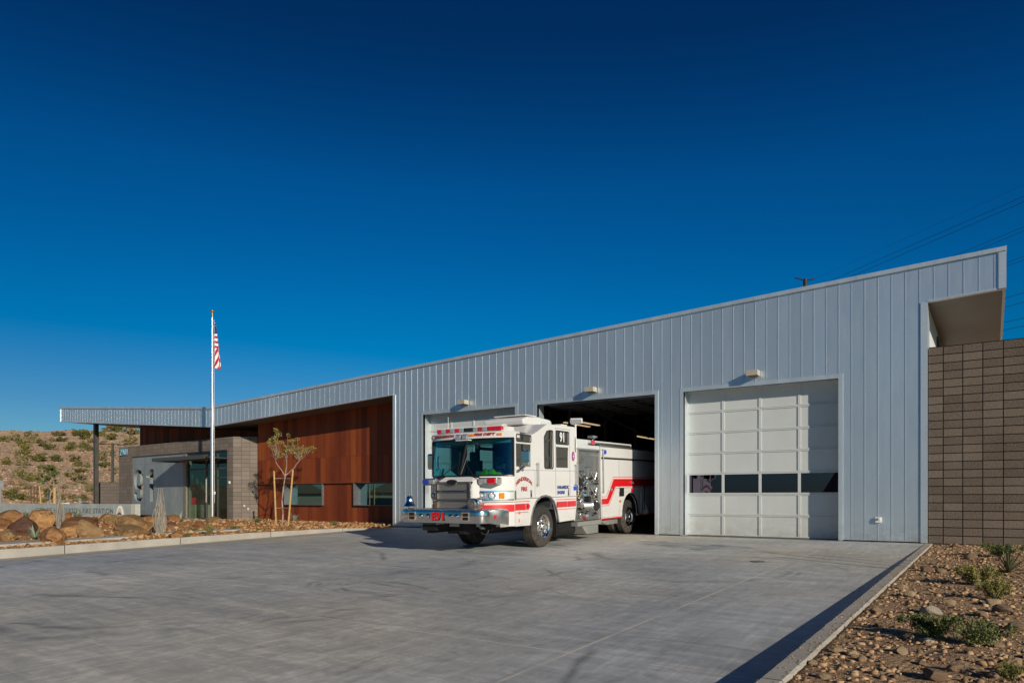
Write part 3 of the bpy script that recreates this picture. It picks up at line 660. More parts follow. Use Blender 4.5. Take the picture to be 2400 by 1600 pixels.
# open middle door parked under the ceiling
OD=empty('overhead_door',(-10.72,23.5,4.4)); OD.parent=ST; OD.matrix_parent_inverse=Matrix.Translation(ST.location).inverted()
m=MB()
for k in range(7):
    y0=21.0+k*.62; m.box(-12.75,-8.7,y0+.01,y0+.60,4.36,4.40); m.box(-12.75,-8.7,y0+.02,y0+.08,4.30,4.36)
for k in range(5): m.box(-12.75+k*1.0-.03*(k>0),-12.69+k*1.0,21.0,25.3,4.29,4.36)
o=m.build('door_sections',[MT['door_shaded']]); o.parent=OD; o.matrix_parent_inverse=Matrix.Translation((-10.72,23.5,4.4)).inverted()
def sectional(a,b,label):
    r=empty('bay_door',((a+b)/2,D+RV,0)); r.parent=ST; r.matrix_parent_inverse=Matrix.Translation(ST.location).inverted(); r['label']=label
    cx=(a+b)/2; W_=b-a; hh=DH/7; y=0
    m=MB(); f=MB(); gl=MB()
    for k in range(7):
        z0=.02+k*hh; z1=.02+(k+1)*hh-.006
        if k!=2:
            m.box(-W_/2,W_/2,.018,.07,z0,z1)
        for zz in ((z0,z0+.034),(z1-.034,z1)): f.box(-W_/2,W_/2,0,.05,zz[0],zz[1])
        for c_ in range(5):
            xx=-W_/2+W_*c_/4; wd=.036
            xa=max(-W_/2,xx-wd); xb=min(W_/2,xx+wd); f.box(xa,xb,-.004,.05,z0+.035,z1-.035)
        if k==2: gl.box(-W_/2,W_/2,.02,.03,z0+.03,z1-.03)
    for mm,nm,mt in ((m,'door_panels',MT['door_white']),(f,'door_rails',MT['door_white']),(gl,'window_strip',MT['bay_glass'])):
        o=mm.build(nm,[mt],r); 
    s2=MB(); s2.box(-W_/2-.01,W_/2+.01,.0,.06,0,.02); s2.build('rubber_seal',[MT['black']],r)
    return r
sectional(*doors[0],'closed white bay door behind the fire engine cab'); sectional(*doors[2],'closed white bay door with dark window strip, fully visible')
# wall lights and outlet
for x,z in ((-15.96,4.62),(-10.72,4.63),(-5.57,4.65)):
    m=MB(); m.box(x-.16,x+.16,D-.30,D-.03,z-.075,z+.075); m.box(x-.13,x+.13,D-.27,D-.05,z-.082,z-.074,1)
    P(m.build('wall_light',[MT['fixture'],MT['dark_steel']],bevel=.006))
m=MB(); m.box(-2.50,-2.36,D-.07,D,.50,.64); m.tube((-2.40,D-.07,.60),(-2.40,D-.12,.60),.03,n=10); P(m.build('hose_valve',[MT['white_vinyl']],bevel=.006))
# ------------- recessed weathered-steel wall
YR=21.7
def rust_plate(x0,x1,z0f,z1f,y0,y1,mt,name):
    m=MB(); n=max(1,int(abs(x1-x0)/4))
    m.slope_box(x0,x1,y0,y1,z0f(x0),z0f(x1),z1f(x0),z1f(x1)); return m
m=MB()
LED=1.83
def seg(x0,x1,zb):
    cs=[x0]+([XK] if x0<XK<x1 else [])+[x1]
    for a,b in zip(cs[:-1],cs[1:]): m.slope_box(a,b,YR,YR+.15,zb,zb,fb(a)+.02,fb(b)+.02)
seg(-30.0,WX0+.3,LED); P(m.build('weathered_steel_wall',[MT['rust']]))
m=MB()
for a,b in ((-43.9,XK),(XK,-30.0)): m.slope_box(a,b,23.2,23.35,3.9,3.9,fb(a)+.02,fb(b)+.02)
m.slope_box(-30.0,-29.9,YR+.16,23.35,3.9,3.9,fb(-30),fb(-30)); m.box(-43.9,-43.8,23.36,29,3.9,5.5)
P(m.build('upper_steel_wall',[MT['rust']]))
m=MB(); W1=(-28.0,-25.28); W2=(-23.24,-20.2); WB=.80; yy=YR+.09
m.box(-30.2,WX0+.3,yy,yy+.12,-.1,WB); m.box(-30.2,W1[0],yy,yy+.12,WB,LED); m.box(W1[1],W2[0],yy,yy+.12,WB,LED); m.box(W2[1],WX0+.3,yy,yy+.12,WB,LED)
P(m.build('lower_steel_wall',[MT['rust_low']]))
m=MB(); m.box(-30.0,WX0+.3,YR-.02,YR+.10,LED-.03,LED); P(m.build('steel_ledge',[simple('ledge_steel',(.22,.09,.04),.5,.3)]))
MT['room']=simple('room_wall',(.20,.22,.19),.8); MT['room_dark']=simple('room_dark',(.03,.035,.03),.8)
for (a,b),lb in ((W1,'recessed steel-framed window beside the staked tree'),(W2,'recessed steel-framed window nearest the metal wall')):
    m=MB(); y0=YR-.03; y1=YR+.42; z0,z1=WB+.0,LED-.035
    m.box(a,a+.03,y0,y1,z0,z1); m.box(b-.03,b,y0,y1,z0,z1); m.box(a+.03,b-.03,y0,y1,z0,z0+.03); m.box(a+.03,b-.03,y0+.14,y1,z1-.03,z1)
    fo=P(m.build('window_frame',[MT['frame_steel']])); fo['label']=lb
    m=MB(); m.box(a+.03,b-.03,y1-.05,y1-.035,z0+.03,z1-.03); q=m.build('pane',[MT['window_glass']]); q.parent=fo
    m=MB(); m.box(a-.6,b+.6,y1+1.9,y1+2,0,2.8); m.box(a-.7,a-.6,y1,y1+2,0,2.8); P(m.build('room_wall',[MT['room']]))
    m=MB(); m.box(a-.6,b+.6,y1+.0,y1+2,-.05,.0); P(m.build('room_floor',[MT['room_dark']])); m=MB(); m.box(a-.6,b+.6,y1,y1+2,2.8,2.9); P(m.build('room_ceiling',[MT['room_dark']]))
# ------------- entrance block volume (slightly turned)
EA=Vector((-31.0,20.98,0)); ed=Vector((-1,.055,0)).normalized(); 
ME=frame(EA,(-ed.x,-ed.y,0),(0,0,1))          # local x runs to the right, y up, z towards the camera
ang=math.atan2(-ed.y,-ed.x)
def EP(o):     # local: x=-a (a metres left of the corner), y into building, z up
    o.matrix_world=Matrix.Translation(EA)@Matrix.Rotation(ang,4,'Z'); o.parent=ST; o.matrix_parent_inverse=Matrix.Translation(ST.location).inverted(); return o
def ebuild(m,name,mats,**k): return EP(m.build(name,mats,**k))
TOPE=4.16
m=MB(); m.box(-12.4,-10.62,0,.5,-.1,TOPE); m.box(-10.62,-.52,0,.5,3.56,TOPE); m.box(-.52,0,0,.5,-.1,TOPE)
ebuild(m,'entrance_block_wall',[MT['block_entry']])
m=MB(); m.box(0,1.18,0,.25,-.1,TOPE); o=m.build('entrance_side_wall',[MT['block_entry']]); 
o.matrix_world=Matrix.Translation(EA+Vector((0,0,0)))@Matrix.Rotation(math.atan2(.74,.90),4,'Z'); o.parent=ST; o.matrix_parent_inverse=Matrix.Translation(ST.location).inverted()
m=MB(); m.box(-10.62,-.52,-.03,.3,3.50,3.56); ebuild(m,'head_beam',[MT['dark_steel']])
# panel with the cut-out 91
def oval(cx,cy,rx,ry,a0,a1,n=14,p=2.0): 
    return [(cx+rx*abs(math.cos(R(a0+(a1-a0)*i/n)))**(2/p)*(1 if math.cos(R(a0+(a1-a0)*i/n))>=0 else -1), cy+ry*abs(math.sin(R(a0+(a1-a0)*i/n)))**(2/p)*(1 if math.sin(R(a0+(a1-a0)*i/n))>=0 else -1)) for i in range(n+1)]
outer=[(-10.60,.16),(-4.80,.16),(-4.80,3.49),(-10.60,3.49)]
c9=-9.91; w9=.56
nine=[(c9-w9,1.95),(c9-w9,2.3)]+oval(c9,2.3,w9,.47,180,90,8)[1:]+oval(c9,2.3,w9,.47,90,0,8)[1:]+[(c9+w9,1.36)]+oval(c9,1.36,w9,.47,0,-90,8)[1:]+oval(c9,1.36,w9,.47,-90,-180,8)[1:]+[(c9-w9,1.44),(c9-.22,1.44),(c9-.22,1.32)]+[(c9-.18,1.16),(c9,1.08),(c9+.18,1.16),(c9+.2,1.34),(c9+.2,1.62),(c9-.1,1.60),(c9-.42,1.66)]
cnt=[(c9-.2,2.0),(c9-.2,2.32)]+oval(c9,2.32,.2,.22,180,0,8)[1:]+[(c9+.2,2.0)]+oval(c9,2.0,.2,.16,0,-180,8)[1:-1]
x1=-8.55
one=[(x1-.44,2.28),(x1-.44,2.42),(x1-.2,2.48),(x1-.02,2.76),(x1+.43,2.76),(x1+.43,.93),(x1-.0,.93),(x1-.0,2.28)]
Mp=Matrix.Translation(EA)@Matrix.Rotation(ang,4,'Z')@frame((0,.12,0),(1,0,0),(0,0,1))
o=plate('zinc_panel_wall',outer,[nine,cnt,one],.22,MT['zinc_panel'],frame((0,.12,0),(1,0,0),(0,0,1))); EP(o)
m=MB(); m.box(-10.6,-7.4,.62,.7,0,2.6,0); m.box(-10.6,-7.4,.55,.62,2.6,3.5,1); ebuild(m,'backing_wall',[MT['block_entry'],MT['black']])
m=MB(); m.box(-4.79,-4.50,-.02,.3,0,3.5); ebuild(m,'door_jamb',[simple('jamb_bronze',(.27,.25,.20),.45,.4)])
m=MB()
for a in (4.48,2.62,1.55,.60): m.box(-a-.035,-a+.035,.06,.14,0,3.46)
m.box(-4.5,-.52,.05,.15,2.60,2.68); m.box(-4.5,-.52,.05,.15,0,.08); m.box(-4.5,-.52,.05,.15,3.42,3.49); m.box(-1.55,-.6,.05,.14,2.15,2.19)
dfr=ebuild(m,'entrance_door_frame',[MT['dark_steel']])
m=MB(); m.box(-4.46,-.56,.095,.105,.06,3.44); o=m.build('pane',[MT['door_glass']]); o.parent=dfr
m=MB(); m.tube((-2.5,.0,.9),(-2.5,.0,2.1),.02,n=8); m.tube((-2.5,.0,.95),(-2.5,.07,.95),.012,n=6); m.tube((-2.5,.0,2.05),(-2.5,.07,2.05),.012,n=6); o=m.build('pull_handle',[MT['brushed']]); o.parent=dfr
# lobby
m=MB(); m.box(-6,0,3.6,3.7,0,3.5); m.box(-6.1,-6,.3,3.7,0,3.5); m.box(0,.1,.3,3.7,0,3.5); m.box(-6,0,.3,3.7,3.45,3.55); m.box(-6,0,.3,3.7,-.02,.03); ebuild(m,'lobby_wall',[simple('lobby_green_dark',(.02,.045,.03),.6)])
m=MB(); m.box(-5.2,-4.15,.31,.8,.03,.77); m.box(-3.95,-3.25,.35,.8,.03,.77); ebuild(m,'lobby_counter',[simple('counter_beige',(.33,.32,.27),.6)])
m=MB(); m.box(-10.7,0,.51,.61,3.5,4.1); m.box(-12.4,0,.5,2.2,3.95,4.05); ebuild(m,'entrance_roof',[MT['dark_steel']])
# canopy
m=MB(); m.prism([(-5.15,-1.43),(-.05,-1.43),(-.6,-.02),(-5.15,-.02)],'z',3.08,3.14); 
m.box(-5.17,-.03,-1.47,-1.43,3.02,3.20); m.box(-5.21,-5.17,-1.47,-.02,3.02,3.20)
for a in (4.2,3.2,2.2,1.2): m.box(-a-.03,-a+.03,-1.43,-.02,3.14,3.20)
ebuild(m,'entrance_canopy',[simple('canopy_steel',(.14,.13,.125),.4,.6)])
o=text('house_number','2901',.56,.035,MT['number_sky_reflection'],frame((-11.62,-.06,3.83),(1,0,0),(0,0,1)),sx=.88,spacing=1.12); EP(o)
for a,z in ((.28,1.9),): 
    m=MB(); m.box(-a-.06,-a+.06,-.06,0,z-.07,z+.07); ebuild(m,'key_box',[MT['white_vinyl']],bevel=.008)
for s_,z in ((.55,.75),(.74,.6)):
    m=MB(); m.tube((s_,-.001,z),(s_,-.09,z),.05,.03,n=10); m.tube((s_,-.07,z),(s_,-.07,z-.07),.022,n=6); o=m.build('hose_bib',[MT['white_vinyl']])
    o.matrix_world=Matrix.Translation(EA)@Matrix.Rotation(math.atan2(.74,.90),4,'Z'); o.parent=ST; o.matrix_parent_inverse=Matrix.Translation(ST.location).inverted()
# steel column under the far roof end
m=MB(); m.box(-45.31,-45.09,21.1,21.32,-.1,fb(-45.2)+.02); m.box(-45.4,-45.0,21.0,21.4,-.1,.02); P(m.build('roof_column',[MT['dark_steel']]))
# red things in the lobby (things of their own)
def lobby(name,a,y,z,label,cat,fn):
    p=EA+Vector((math.cos(ang),math.sin(ang),0))*(-a)+Vector((-math.sin(ang),math.cos(ang),0))*y
    r=empty(name,(p.x,p.y,z),(0,0,ang),label,cat); fn(r); return r
def redbox(r):
    m=MB(); m.box(-.32,.32,-.16,.16,0,.38); m.build('case',[MT['lens_red']],r,bevel=.02)
    m=MB()
    for k in range(4): m.box(-.24+k*.14,-.17+k*.14,-.175,-.162,.04,.30)
    m.build('ribs',[MT['red']],r); m=MB(); m.path([(-.08,0,.34),(-.08,0,.39),(.08,0,.39),(.08,0,.34)],.012,6); m.build('handle',[MT['black']],r)
lobby('tool_case',4.74,.45,.78,'bright red ribbed case on the counter behind the entrance glass','case',redbox)
def redext(r):
    m=MB(); m.lathe([(.001,0),(.09,0),(.095,.05),(.095,.36),(.06,.43),(.03,.45),(.001,.45)],(0,0,0),'z',14); m.build('cylinder',[MT['lens_red']],r,auto=40)
    m=MB(); m.box(-.03,.10,-.02,.02,.45,.50); m.tube((.08,0,.47),(.12,0,.2),.012,n=6); m.build('valve',[MT['black']],r)
lobby('fire_extinguisher',3.62,.55,.78,'small red extinguisher standing behind the entrance glass right of the red case','extinguisher',redext)
# ------------------------------------------------------------------ fire engine (local axes: +x its left side, -y its nose, z up)
FE=empty('fire_engine',(-10.6,14.9,-.122),label='white and red fire engine nosing out of the middle bay',cat='fire engine')
FE.rotation_euler=(.0225,0,R(1.9))
def T(o): o.parent=FE; return o
def sub(o,p): o.parent=p; return o
SIDE=lambda x,y=0,z=0: frame((x,y,z),(0,1,0),(0,0,1))       # text / plates on the left side: 2-D x -> +y, 2-D y -> z
FRONT=lambda x,y,z: frame((x,y,z),(1,0,0),(0,0,1))
S=1.23
def arch(cy,pts): return [(cy+a,b) for a,b in pts]
archF=arch(.31,[(-.70,.60),(-.66,.78),(-.56,1.0),(-.40,1.17),(-.18,1.27),(.05,1.29),(.28,1.25),(.46,1.14),(.58,.97),(.65,.78),(.70,.60)])
outer=[(-1.10,.61)]+archF+[(1.98,.62),(2.07,.98),(2.07,3.08),(2.0,3.15),(.46,3.13),(.38,3.09),(-.22,2.83),(-1.10,2.80)]
win_q=rrect(-1.0,-.34,2.64,2.79,.05); win_d=[(-1.03,2.03),(-.35,2.03),(-.35,2.58),(-1.03,2.58)]
win_m=[(.33,2.06),(.37,2.01),(.72,2.01),(.77,2.06),(.77,2.92),(.73,2.97),(.60,2.97),(.47,2.94),(.33,2.78)]
win_u=rrect(.95,1.64,2.66,2.985,.05); win_r=[(.94,2.03),(1.62,2.03),(1.62,2.575),(.94,2.575)]
cab=[]
for sx in (1,-1):
    o=T(plate('cab_side',outer,[win_q,win_d,win_m,win_u,win_r],.04,MT['white_paint'],frame((sx*(S-.02),0,0),(0,1,0),(0,0,1)))); cab.append(o)
    for nm,lp,mt in (('quarter_window',win_q,'cab_glass'),('door_window',win_d,'cab_glass'),('side_window',win_m,'cab_glass'),('upper_window',win_u,'black_glass'),('rear_door_window',win_r,'cab_glass')):
        gl=T(plate(nm,lp,[],.008,MT[mt if sx>0 else 'clear_glass'],frame((sx*(S-.022),0,0),(0,1,0),(0,0,1))))
        cyy=sum(p[0] for p in lp)/len(lp); czz=sum(p[1] for p in lp)/len(lp)
        big=[((p[0]-cyy)*1.0+cyy+(.022 if p[0]>cyy else -.022),(p[1]-czz)+czz+(.022 if p[1]>czz else -.022)) for p in lp]
        if nm in('side_window','quarter_window','upper_window'): sub(plate('rubber_gasket',big,[lp],.012,MT['black'],frame((sx*(S+.002),0,0),(0,1,0),(0,0,1))),gl)
# door shut lines, seams
for sx in (1,-1):
    xa,xb=(S+.0005,S+.002) if sx>0 else (-S-.002,-S-.0005)
    for q in ((.905,.913,1.29,3.06),(.913,1.70,3.052,3.06),(1.70,1.708,1.26,3.06),(-1.09,1.98,1.945,1.951),(-.16,-.154,1.25,1.945),(-1.10,2.05,1.255,1.267)):
        m=MB(); m.box(xa,xb,*q); T(m.build('door_seam',[MT['under']]))
# roof: low front, ramp, high rear
m=MB()
prof=[(-1.10,2.79),(-.22,2.82),(.40,3.10),(.48,3.14),(2.02,3.16),(2.06,3.12),(2.06,2.9),(-.2,2.6),(-1.1,2.6)]
m.prism(prof,'x',-S+.041,S-.041); T(m.build('cab_roof',[MT['white_paint']],bevel=.012))
m=MB(); m.box(-S+.04,S-.04,2.0,2.06,.6,2.9); T(m.build('cab_rear_wall',[MT['white_paint']]))
# plan curve of the nose
def nose(c,e,z0,z1,p=2.7,c1=None,e1=None,n=28,w0=S,w1=None,close_y=None):
    """front wall surface between heights z0 and z1"""
    c1=c if c1 is None else c1; e1=e if e1 is None else e1; w1=w0 if w1 is None else w1
    v=[];f=[]
    for z,cc,ee,ww in ((z0,c,e,w0),(z1,c1,e1,w1)):
        for i in range(n+1):
            t=math.sin(math.pi/2*(2*i/n-1)); x=ww*t; v.append((x, ee+(cc-ee)*(1-abs(t)**p), z))
    f=[(i,i+1,n+2+i,n+1+i) for i in range(n)]
    return v,f
def nose_solid(name,c,e,z0,z1,mat,th=.05,parent=None,**k):
    v,f=nose(c,e,z0,z1,**k); nn_=len(v); v2=[(x*.985,y+th,z) for x,y,z in v]; h=nn_//2
    m=MB(); fs=list(f)+[tuple(nn_+i for i in q[::-1]) for q in f]
    fs+=[(i+1,i,nn_+i,nn_+i+1) for i in range(h-1)]+[(h+i,h+i+1,nn_+h+i+1,nn_+h+i) for i in range(h-1)]
    fs+=[(0,h,nn_+h,nn_),(h-1,nn_+h-1,nn_+2*h-1,2*h-1)]
    m.add(v+v2,fs); o=m.build(name,[mat],auto=35); o.parent=parent or FE; return o
nose_solid('front_fascia',-1.80,-1.12,.62,1.80,MT['white_paint'],.06,p=3.0,c1=-1.66,e1=-1.11)
nose_solid('windshield_sill',-1.665,-1.115,1.795,1.835,MT['black'],.25,p=2.9,c1=-1.60)
WS=nose_solid('windshield',-1.60,-1.115,1.835,2.70,MT['windshield'],.012,p=2.6,c1=-1.27,e1=-1.10)
m=MB(); m.path([(0,-1.61,1.83),(0,-1.285,2.70)],.030,8); sub(m.build('centre_gasket',[MT['black']]),WS)
for q in (S-.02,-S+.02): m=MB(); m.path([(q,-1.125,1.83),(q,-1.11,2.70)],.028,8); sub(m.build('side_gasket',[MT['black']]),WS)
nose_solid('brow_shade',-1.31,-1.11,2.695,2.725,MT['black'],.1,p=2.6,c1=-1.34)
BR=nose_solid('brow',-1.40,-1.12,2.72,2.87,MT['white_paint'],.3,p=2.8,c1=-1.36)
m=MB(); v,f=nose(-1.36,-1.12,2.865,2.87,p=2.8); n_=len(v)//2
m.add(v[n_:]+[(S,-.3,2.84),(-S,-.3,2.84)],[tuple(range(n_))+(n_,n_+1)]); T(m.build('brow_top',[MT['white_paint']]))
# lower band panel stripes on the nose
def nose_band(z0,z1,mat,name,off=.006,xa=-1,xb=1,c=-1.80,e=-1.12,p=3.0,th=.0,dc=None):
    n=36; v=[]; 
    for z in (z0,z1):
        tz=(z-.93)/.87; cc=-1.80+tz*.14
        for i in range(n+1):
            x=S*(xa+(xb-xa)*i/n); t=x/S; y=(e)+(cc-e)*(1-abs(t)**p)
            v.append((x*1.003,y-off,z))
    return mesh_obj(name,v,[(i,i+1,n+2+i,n+1+i) for i in range(n)],mat,None,FE,True)
nose_band(.965,1.13,MT['red'],'red_stripe'); nose_band(1.185,1.20,MT['darkred'],'thin_stripe')
nose_band(1.232,1.262,MT['chrome'],'headlight_bezel',.02); 
nose_band(1.262,1.43,MT['brushed'],'lamp_backplate',.012); nose_band(1.43,1.46,MT['chrome'],'bezel_top',.03)
def nose_y(x,z): tz=(z-.93)/.87; cc=-1.80+tz*.14; return -1.12+(cc+1.12)*(1-abs(x/S)**3.0)
def ynorm(x,z):
    d=(nose_y(x+.01,z)-nose_y(x-.01,z))/.02; v=Vector((d,-1,0)).normalized(); return v
# headlights and indicators
for sx in (1,-1):
    hb=None
    m=MB(); cs=[]
    for k,xx in enumerate((.66,.87)):
        x=sx*xx; nrm=ynorm(x,1.35); c=Vector((x,nose_y(x,1.35)-.012,1.35)); q=nrm.to_track_quat('Z','Y').to_matrix().to_4x4()
        mm=MB(); mm.M=Matrix.Translation(c)@q
        mm.lathe([(.088,-.01),(.088,.03),(.075,.034),(.068,.012)],(0,0,0),'z',18,0); mm.lathe([(.068,.012),(.05,.004),(.02,-.005),(.001,-.005)],(0,0,0),'z',18,1); mm.lathe([(.03,.0),(.026,.02),(.001,.028)],(0,0,0),'z',12,2)
        T(mm.build('headlight',[MT['chrome'],MT['lens_clear'],MT['white_vinyl']],auto=40))
    x=sx*1.035; nrm=ynorm(x,1.345); c=Vector((x,nose_y(x,1.345)-.01,1.345)); q=nrm.to_track_quat('Z','Y').to_matrix().to_4x4()
    mm=MB(); mm.M=Matrix.Translation(c)@q; mm.box(-.07,.07,-.07,.07,-.01,.035); T(mm.build('turn_signal',[MT['lens_amber']],bevel=.012))
    # side return of the bezel
    m=MB(); xa,xb=(S,S+.012) if sx>0 else (-S-.012,-S); m.box(xa,xb,-1.115,-1.05,1.235,1.46)
    T(m.build('bezel_return',[MT['brushed']]))
# nose cone above the grille with the grille itself
m=MB(); vs=[]; 
ring0=[(-.62,-1.70,1.30),(-.56,-1.86,1.30),(.56,-1.86,1.30),(.62,-1.70,1.30)]
ring1=[(-.62,-1.68,1.62),(-.56,-1.84,1.60),(.56,-1.84,1.60),(.62,-1.68,1.62)]
ring2=[(-.56,-1.64,1.74),(-.50,-1.79,1.70),(.50,-1.79,1.70),(.56,-1.64,1.74)]
ring3=[(-.44,-1.60,1.795),(-.40,-1.66,1.795),(.40,-1.66,1.795),(.44,-1.60,1.795)]
rs=[ring0,ring1,ring2,ring3]; vs=[p for r in rs for p in r]; fs=[]
for k in range(3):
    for i in range(3): fs.append((k*4+i,k*4+i+1,(k+1)*4+i+1,(k+1)*4+i))
fs.append((12,13,14,15)); m.add(vs,fs); T(m.build('nose_cone',[MT['white_paint']],bevel=.03,seg=3))
G=empty('grille',(0,0,0)); G.parent=FE
m=MB()
zz=[(1.055,1.235),(1.265,1.445),(1.475,1.655)]
for x in (-.52,.49): m.box(x,x+.03,-1.93,-1.78,1.04,1.68)
for z in (1.035,1.235,1.445,1.655): m.box(-.52,.52,-1.935,-1.80,z,z+.03)
G2=m.build('grille_frame',[MT['chrome']],bevel=.012); sub(G2,G)
mt,nt,b=newmat('wire_mesh'); v_=coord(nt,(1,1,1),rot=(0,R(45),0)); sx_=nt.nodes.new('ShaderNodeSeparateXYZ'); L(nt,v_,sx_.inputs[0])
fa=math_(nt,'FRACT',math_(nt,'MULTIPLY',sx_.outputs[0],42)); fb_=math_(nt,'FRACT',math_(nt,'MULTIPLY',sx_.outputs[2],42)); hole=math_(nt,'MULTIPLY',math_(nt,'GREATER_THAN',fa,.42),math_(nt,'GREATER_THAN',fb_,.42))
L(nt,mix(nt,hole,(.42,.41,.39),(.03,.03,.03)),b.inputs['Base Color']); b.inputs['Metallic'].default_value=.7; b.inputs['Roughness'].default_value=.38; bump(nt,b,math_(nt,'SUBTRACT',1,hole),.6,.01); MT['mesh']=mt
for z0,z1 in zz:
    m=MB(); m.box(-.49,.49,-1.885,-1.87,z0+.01,z1-.005); sub(m.build('grille_mesh',[MT['mesh']]),G)
    for x in (-.485,.455): m=MB(); m.box(x,x+.03,-1.92,-1.885,z0+.01,z1-.005); sub(m.build('grille_inner_frame',[MT['chrome']]),G)
m=MB(); m.M=Matrix.Translation((0,-1.90,1.675)); m.lathe([(.001,-.05),(.14,-.05),(.145,-.03),(.11,-.02)],(0,0,0),'y',24)
for i,vv in enumerate(m.v): m.v[i]=(vv[0],vv[1],1.675+(vv[2]-1.675)*.38)
sub(m.build('badge',[MT['black']],auto=40),G)
m=MB(); m.M=Matrix.Translation((0,-1.902,1.675)); m.lathe([(.14,-.045),(.158,-.045),(.158,-.02),(.14,-.02)],(0,0,0),'y',24)
for i,vv in enumerate(m.v): m.v[i]=(vv[0],vv[1],1.675+(vv[2]-1.675)*.40)
sub(m.build('badge_rim',[MT['chrome']],auto=40),G)
# warning light pods
for sx,ln in ((1,'lens_red'),(-1,'lens_blue')):
    pod=empty('warning_light',(sx*.86,-1.66,1.69),(0,0,sx*R(10))); pod.parent=FE
    m=MB(); m.box(-.24,.24,-.06,.25,-.085,.085); sub(m.build('housing',[MT['brushed']],bevel=.035,seg=3),pod)
    m=MB(); m.box(*( (-.0,.205) if sx>0 else (-.205,0)),-.10,-.05,-.06,.06); sub(m.build('coloured_lens',[MT[ln]],bevel=.02,seg=3),pod)
    m=MB(); m.box(*( (-.205,-.02) if sx>0 else (.02,.205)),-.095,-.05,-.055,.055); sub(m.build('clear_lens',[MT['lens_clear']],bevel=.02,seg=3),pod)
# wipers
for sx in (1,-1):
    m=MB(); b0=(sx*.62,-1.72,1.80); t0=(sx*.20,-1.58,2.05); m.path([b0,(sx*.45,-1.70,1.84),t0],.012,6); m.path([(sx*.045,-1.63,1.86),(sx*.13,-1.40,2.42)],.011,6); m.path([t0,(sx*.09,-1.52,2.12)],.008,6); m.path([(sx*.62,-1.70,1.78),(sx*.40,-1.64,1.80)],.02,6)
    T(m.build('wiper',[MT['black']]))
# rain-light over the middle of the brow (two little flood lamps)
m=MB(); m.box(-.16,.22,-1.56,-1.42,2.665,2.69); m.box(-.02,.03,-1.46,-1.38,2.69,2.83); FLB=T(m.build('brow_floodlight',[MT['white_paint']],bevel=.005))
for x in (-.10,.10):
    m=MB(); m.M=Matrix.Translation((x,-1.50,2.76))@Matrix.Rotation(R(-12),4,'X'); m.box(-.085,.085,-.04,.05,-.06,.06); o=sub(m.build('lamp',[MT['brushed']],bevel=.015),FLB)
    m=MB(); m.M=Matrix.Translation((x,-1.545,2.75))@Matrix.Rotation(R(-12),4,'X'); m.box(-.07,.07,-.01,.005,-.05,.05); sub(m.build('lamp_lens',[MT['lens_clear']]),FLB)
# clearance lamps on the brow
def brow_y(x,z=2.8): c=-1.38; return -1.12+(c+1.12)*(1-abs(x/S)**2.8)
for x in (-1.17,-.16,.02,.20,.93):
    nrm=Vector(((brow_y(x+.01)-brow_y(x-.01))/.02,-1,0)).normalized(); m=MB(); m.M=Matrix.Translation((x,brow_y(x)-.008,2.80))@nrm.to_track_quat('Z','Y').to_matrix().to_4x4(); m.box(-.06,.06,-.028,.028,-.01,.02)
    T(m.build('clearance_lamp',[MT['lens_amber']],bevel=.008))
def bw(v): return Vector((v.x, v.y, v.z))
def brow_text(body,x,s_):
    o=text('lettering',body,s_,.004,MT['darkred'],Matrix.Identity(4),FE,shear=.25,offset=.004,sx=1.45)
    for v in o.data.vertices:
        X=v.co.x+x; Z=v.co.y+2.805; v.co=Vector((X,brow_y(X,Z)-.014+v.co.z,Z))
brow_text('HENDERSON',-.70,.085); brow_text('FIRE DEPT',.54,.085)
# light bar
LB=empty('light_bar',(0,-1.14,2.945)); LB.parent=FE
m=MB(); m.box(-.97,.97,-.10,.14,.045,.075); m.box(-.97,.97,-.09,.13,-.065,-.04); sub(m.build('bar_tray',[MT['white_vinyl']],bevel=.01),LB)
m=MB(); m.box(.62,.97,-.02,.15,-.06,.11); m.box(-.30,.62,.02,.15,.05,.10); sub(m.build('bar_cap',[MT['white_paint']],bevel=.02),LB)
x=-.97; seq='RWRWRWKKWRWRRR'; wd=1.94/len(seq)
for ch in seq:
    m=MB(); m.box(x+.004,x+wd-.004,-.12,.12,-.045,.048); sub(m.build('bar_lens',[MT[{'R':'lens_red','W':'lens_clear','K':'black_glass'}[ch]]],bevel=.012),LB); x+=wd
m=MB(); m.box(-.7,-.62,-.05,.1,-.10,-.06); m.box(.62,.7,-.05,.1,-.10,-.06); sub(m.build('bar_bracket',[MT['dark_steel']]),LB)
m=MB(); m.tube((-.80,-1.0,2.84),(-.80,-1.0,3.32),.006,n=5); m.tube((.62,-.55,2.84),(.62,-.55,2.98),.05,n=12); T(m.build('antenna',[MT['white_vinyl']]))
m=MB(); m.box(.30,.9,-.95,-.55,2.87,3.02); T(m.build('roof_equipment_box',[MT['white_paint']],bevel=.03))
# roof air conditioner
m=MB(); m.prism([(.35,3.15),(.30,3.30),(.55,3.37),(1.15,3.40),(1.75,3.36),(1.85,3.28),(1.85,3.15)],'x',-.62,.62); A=T(m.build('air_conditioner',[MT['white_paint']],bevel=.05,seg=3))
m=MB(); m.box(-.50,.50,.62,1.2,3.41,3.44); sub(m.build('grille_cover',[MT['white_paint']],bevel=.01),A)
m=MB(); m.box(.622,.64,1.25,1.75,3.20,3.31); sub(m.build('vent',[MT['door_white']]),A)
m=MB(); m.box(.75,1.05,1.6,1.95,3.15,3.22); T(m.build('roof_speaker',[MT['white_paint']],bevel=.03))
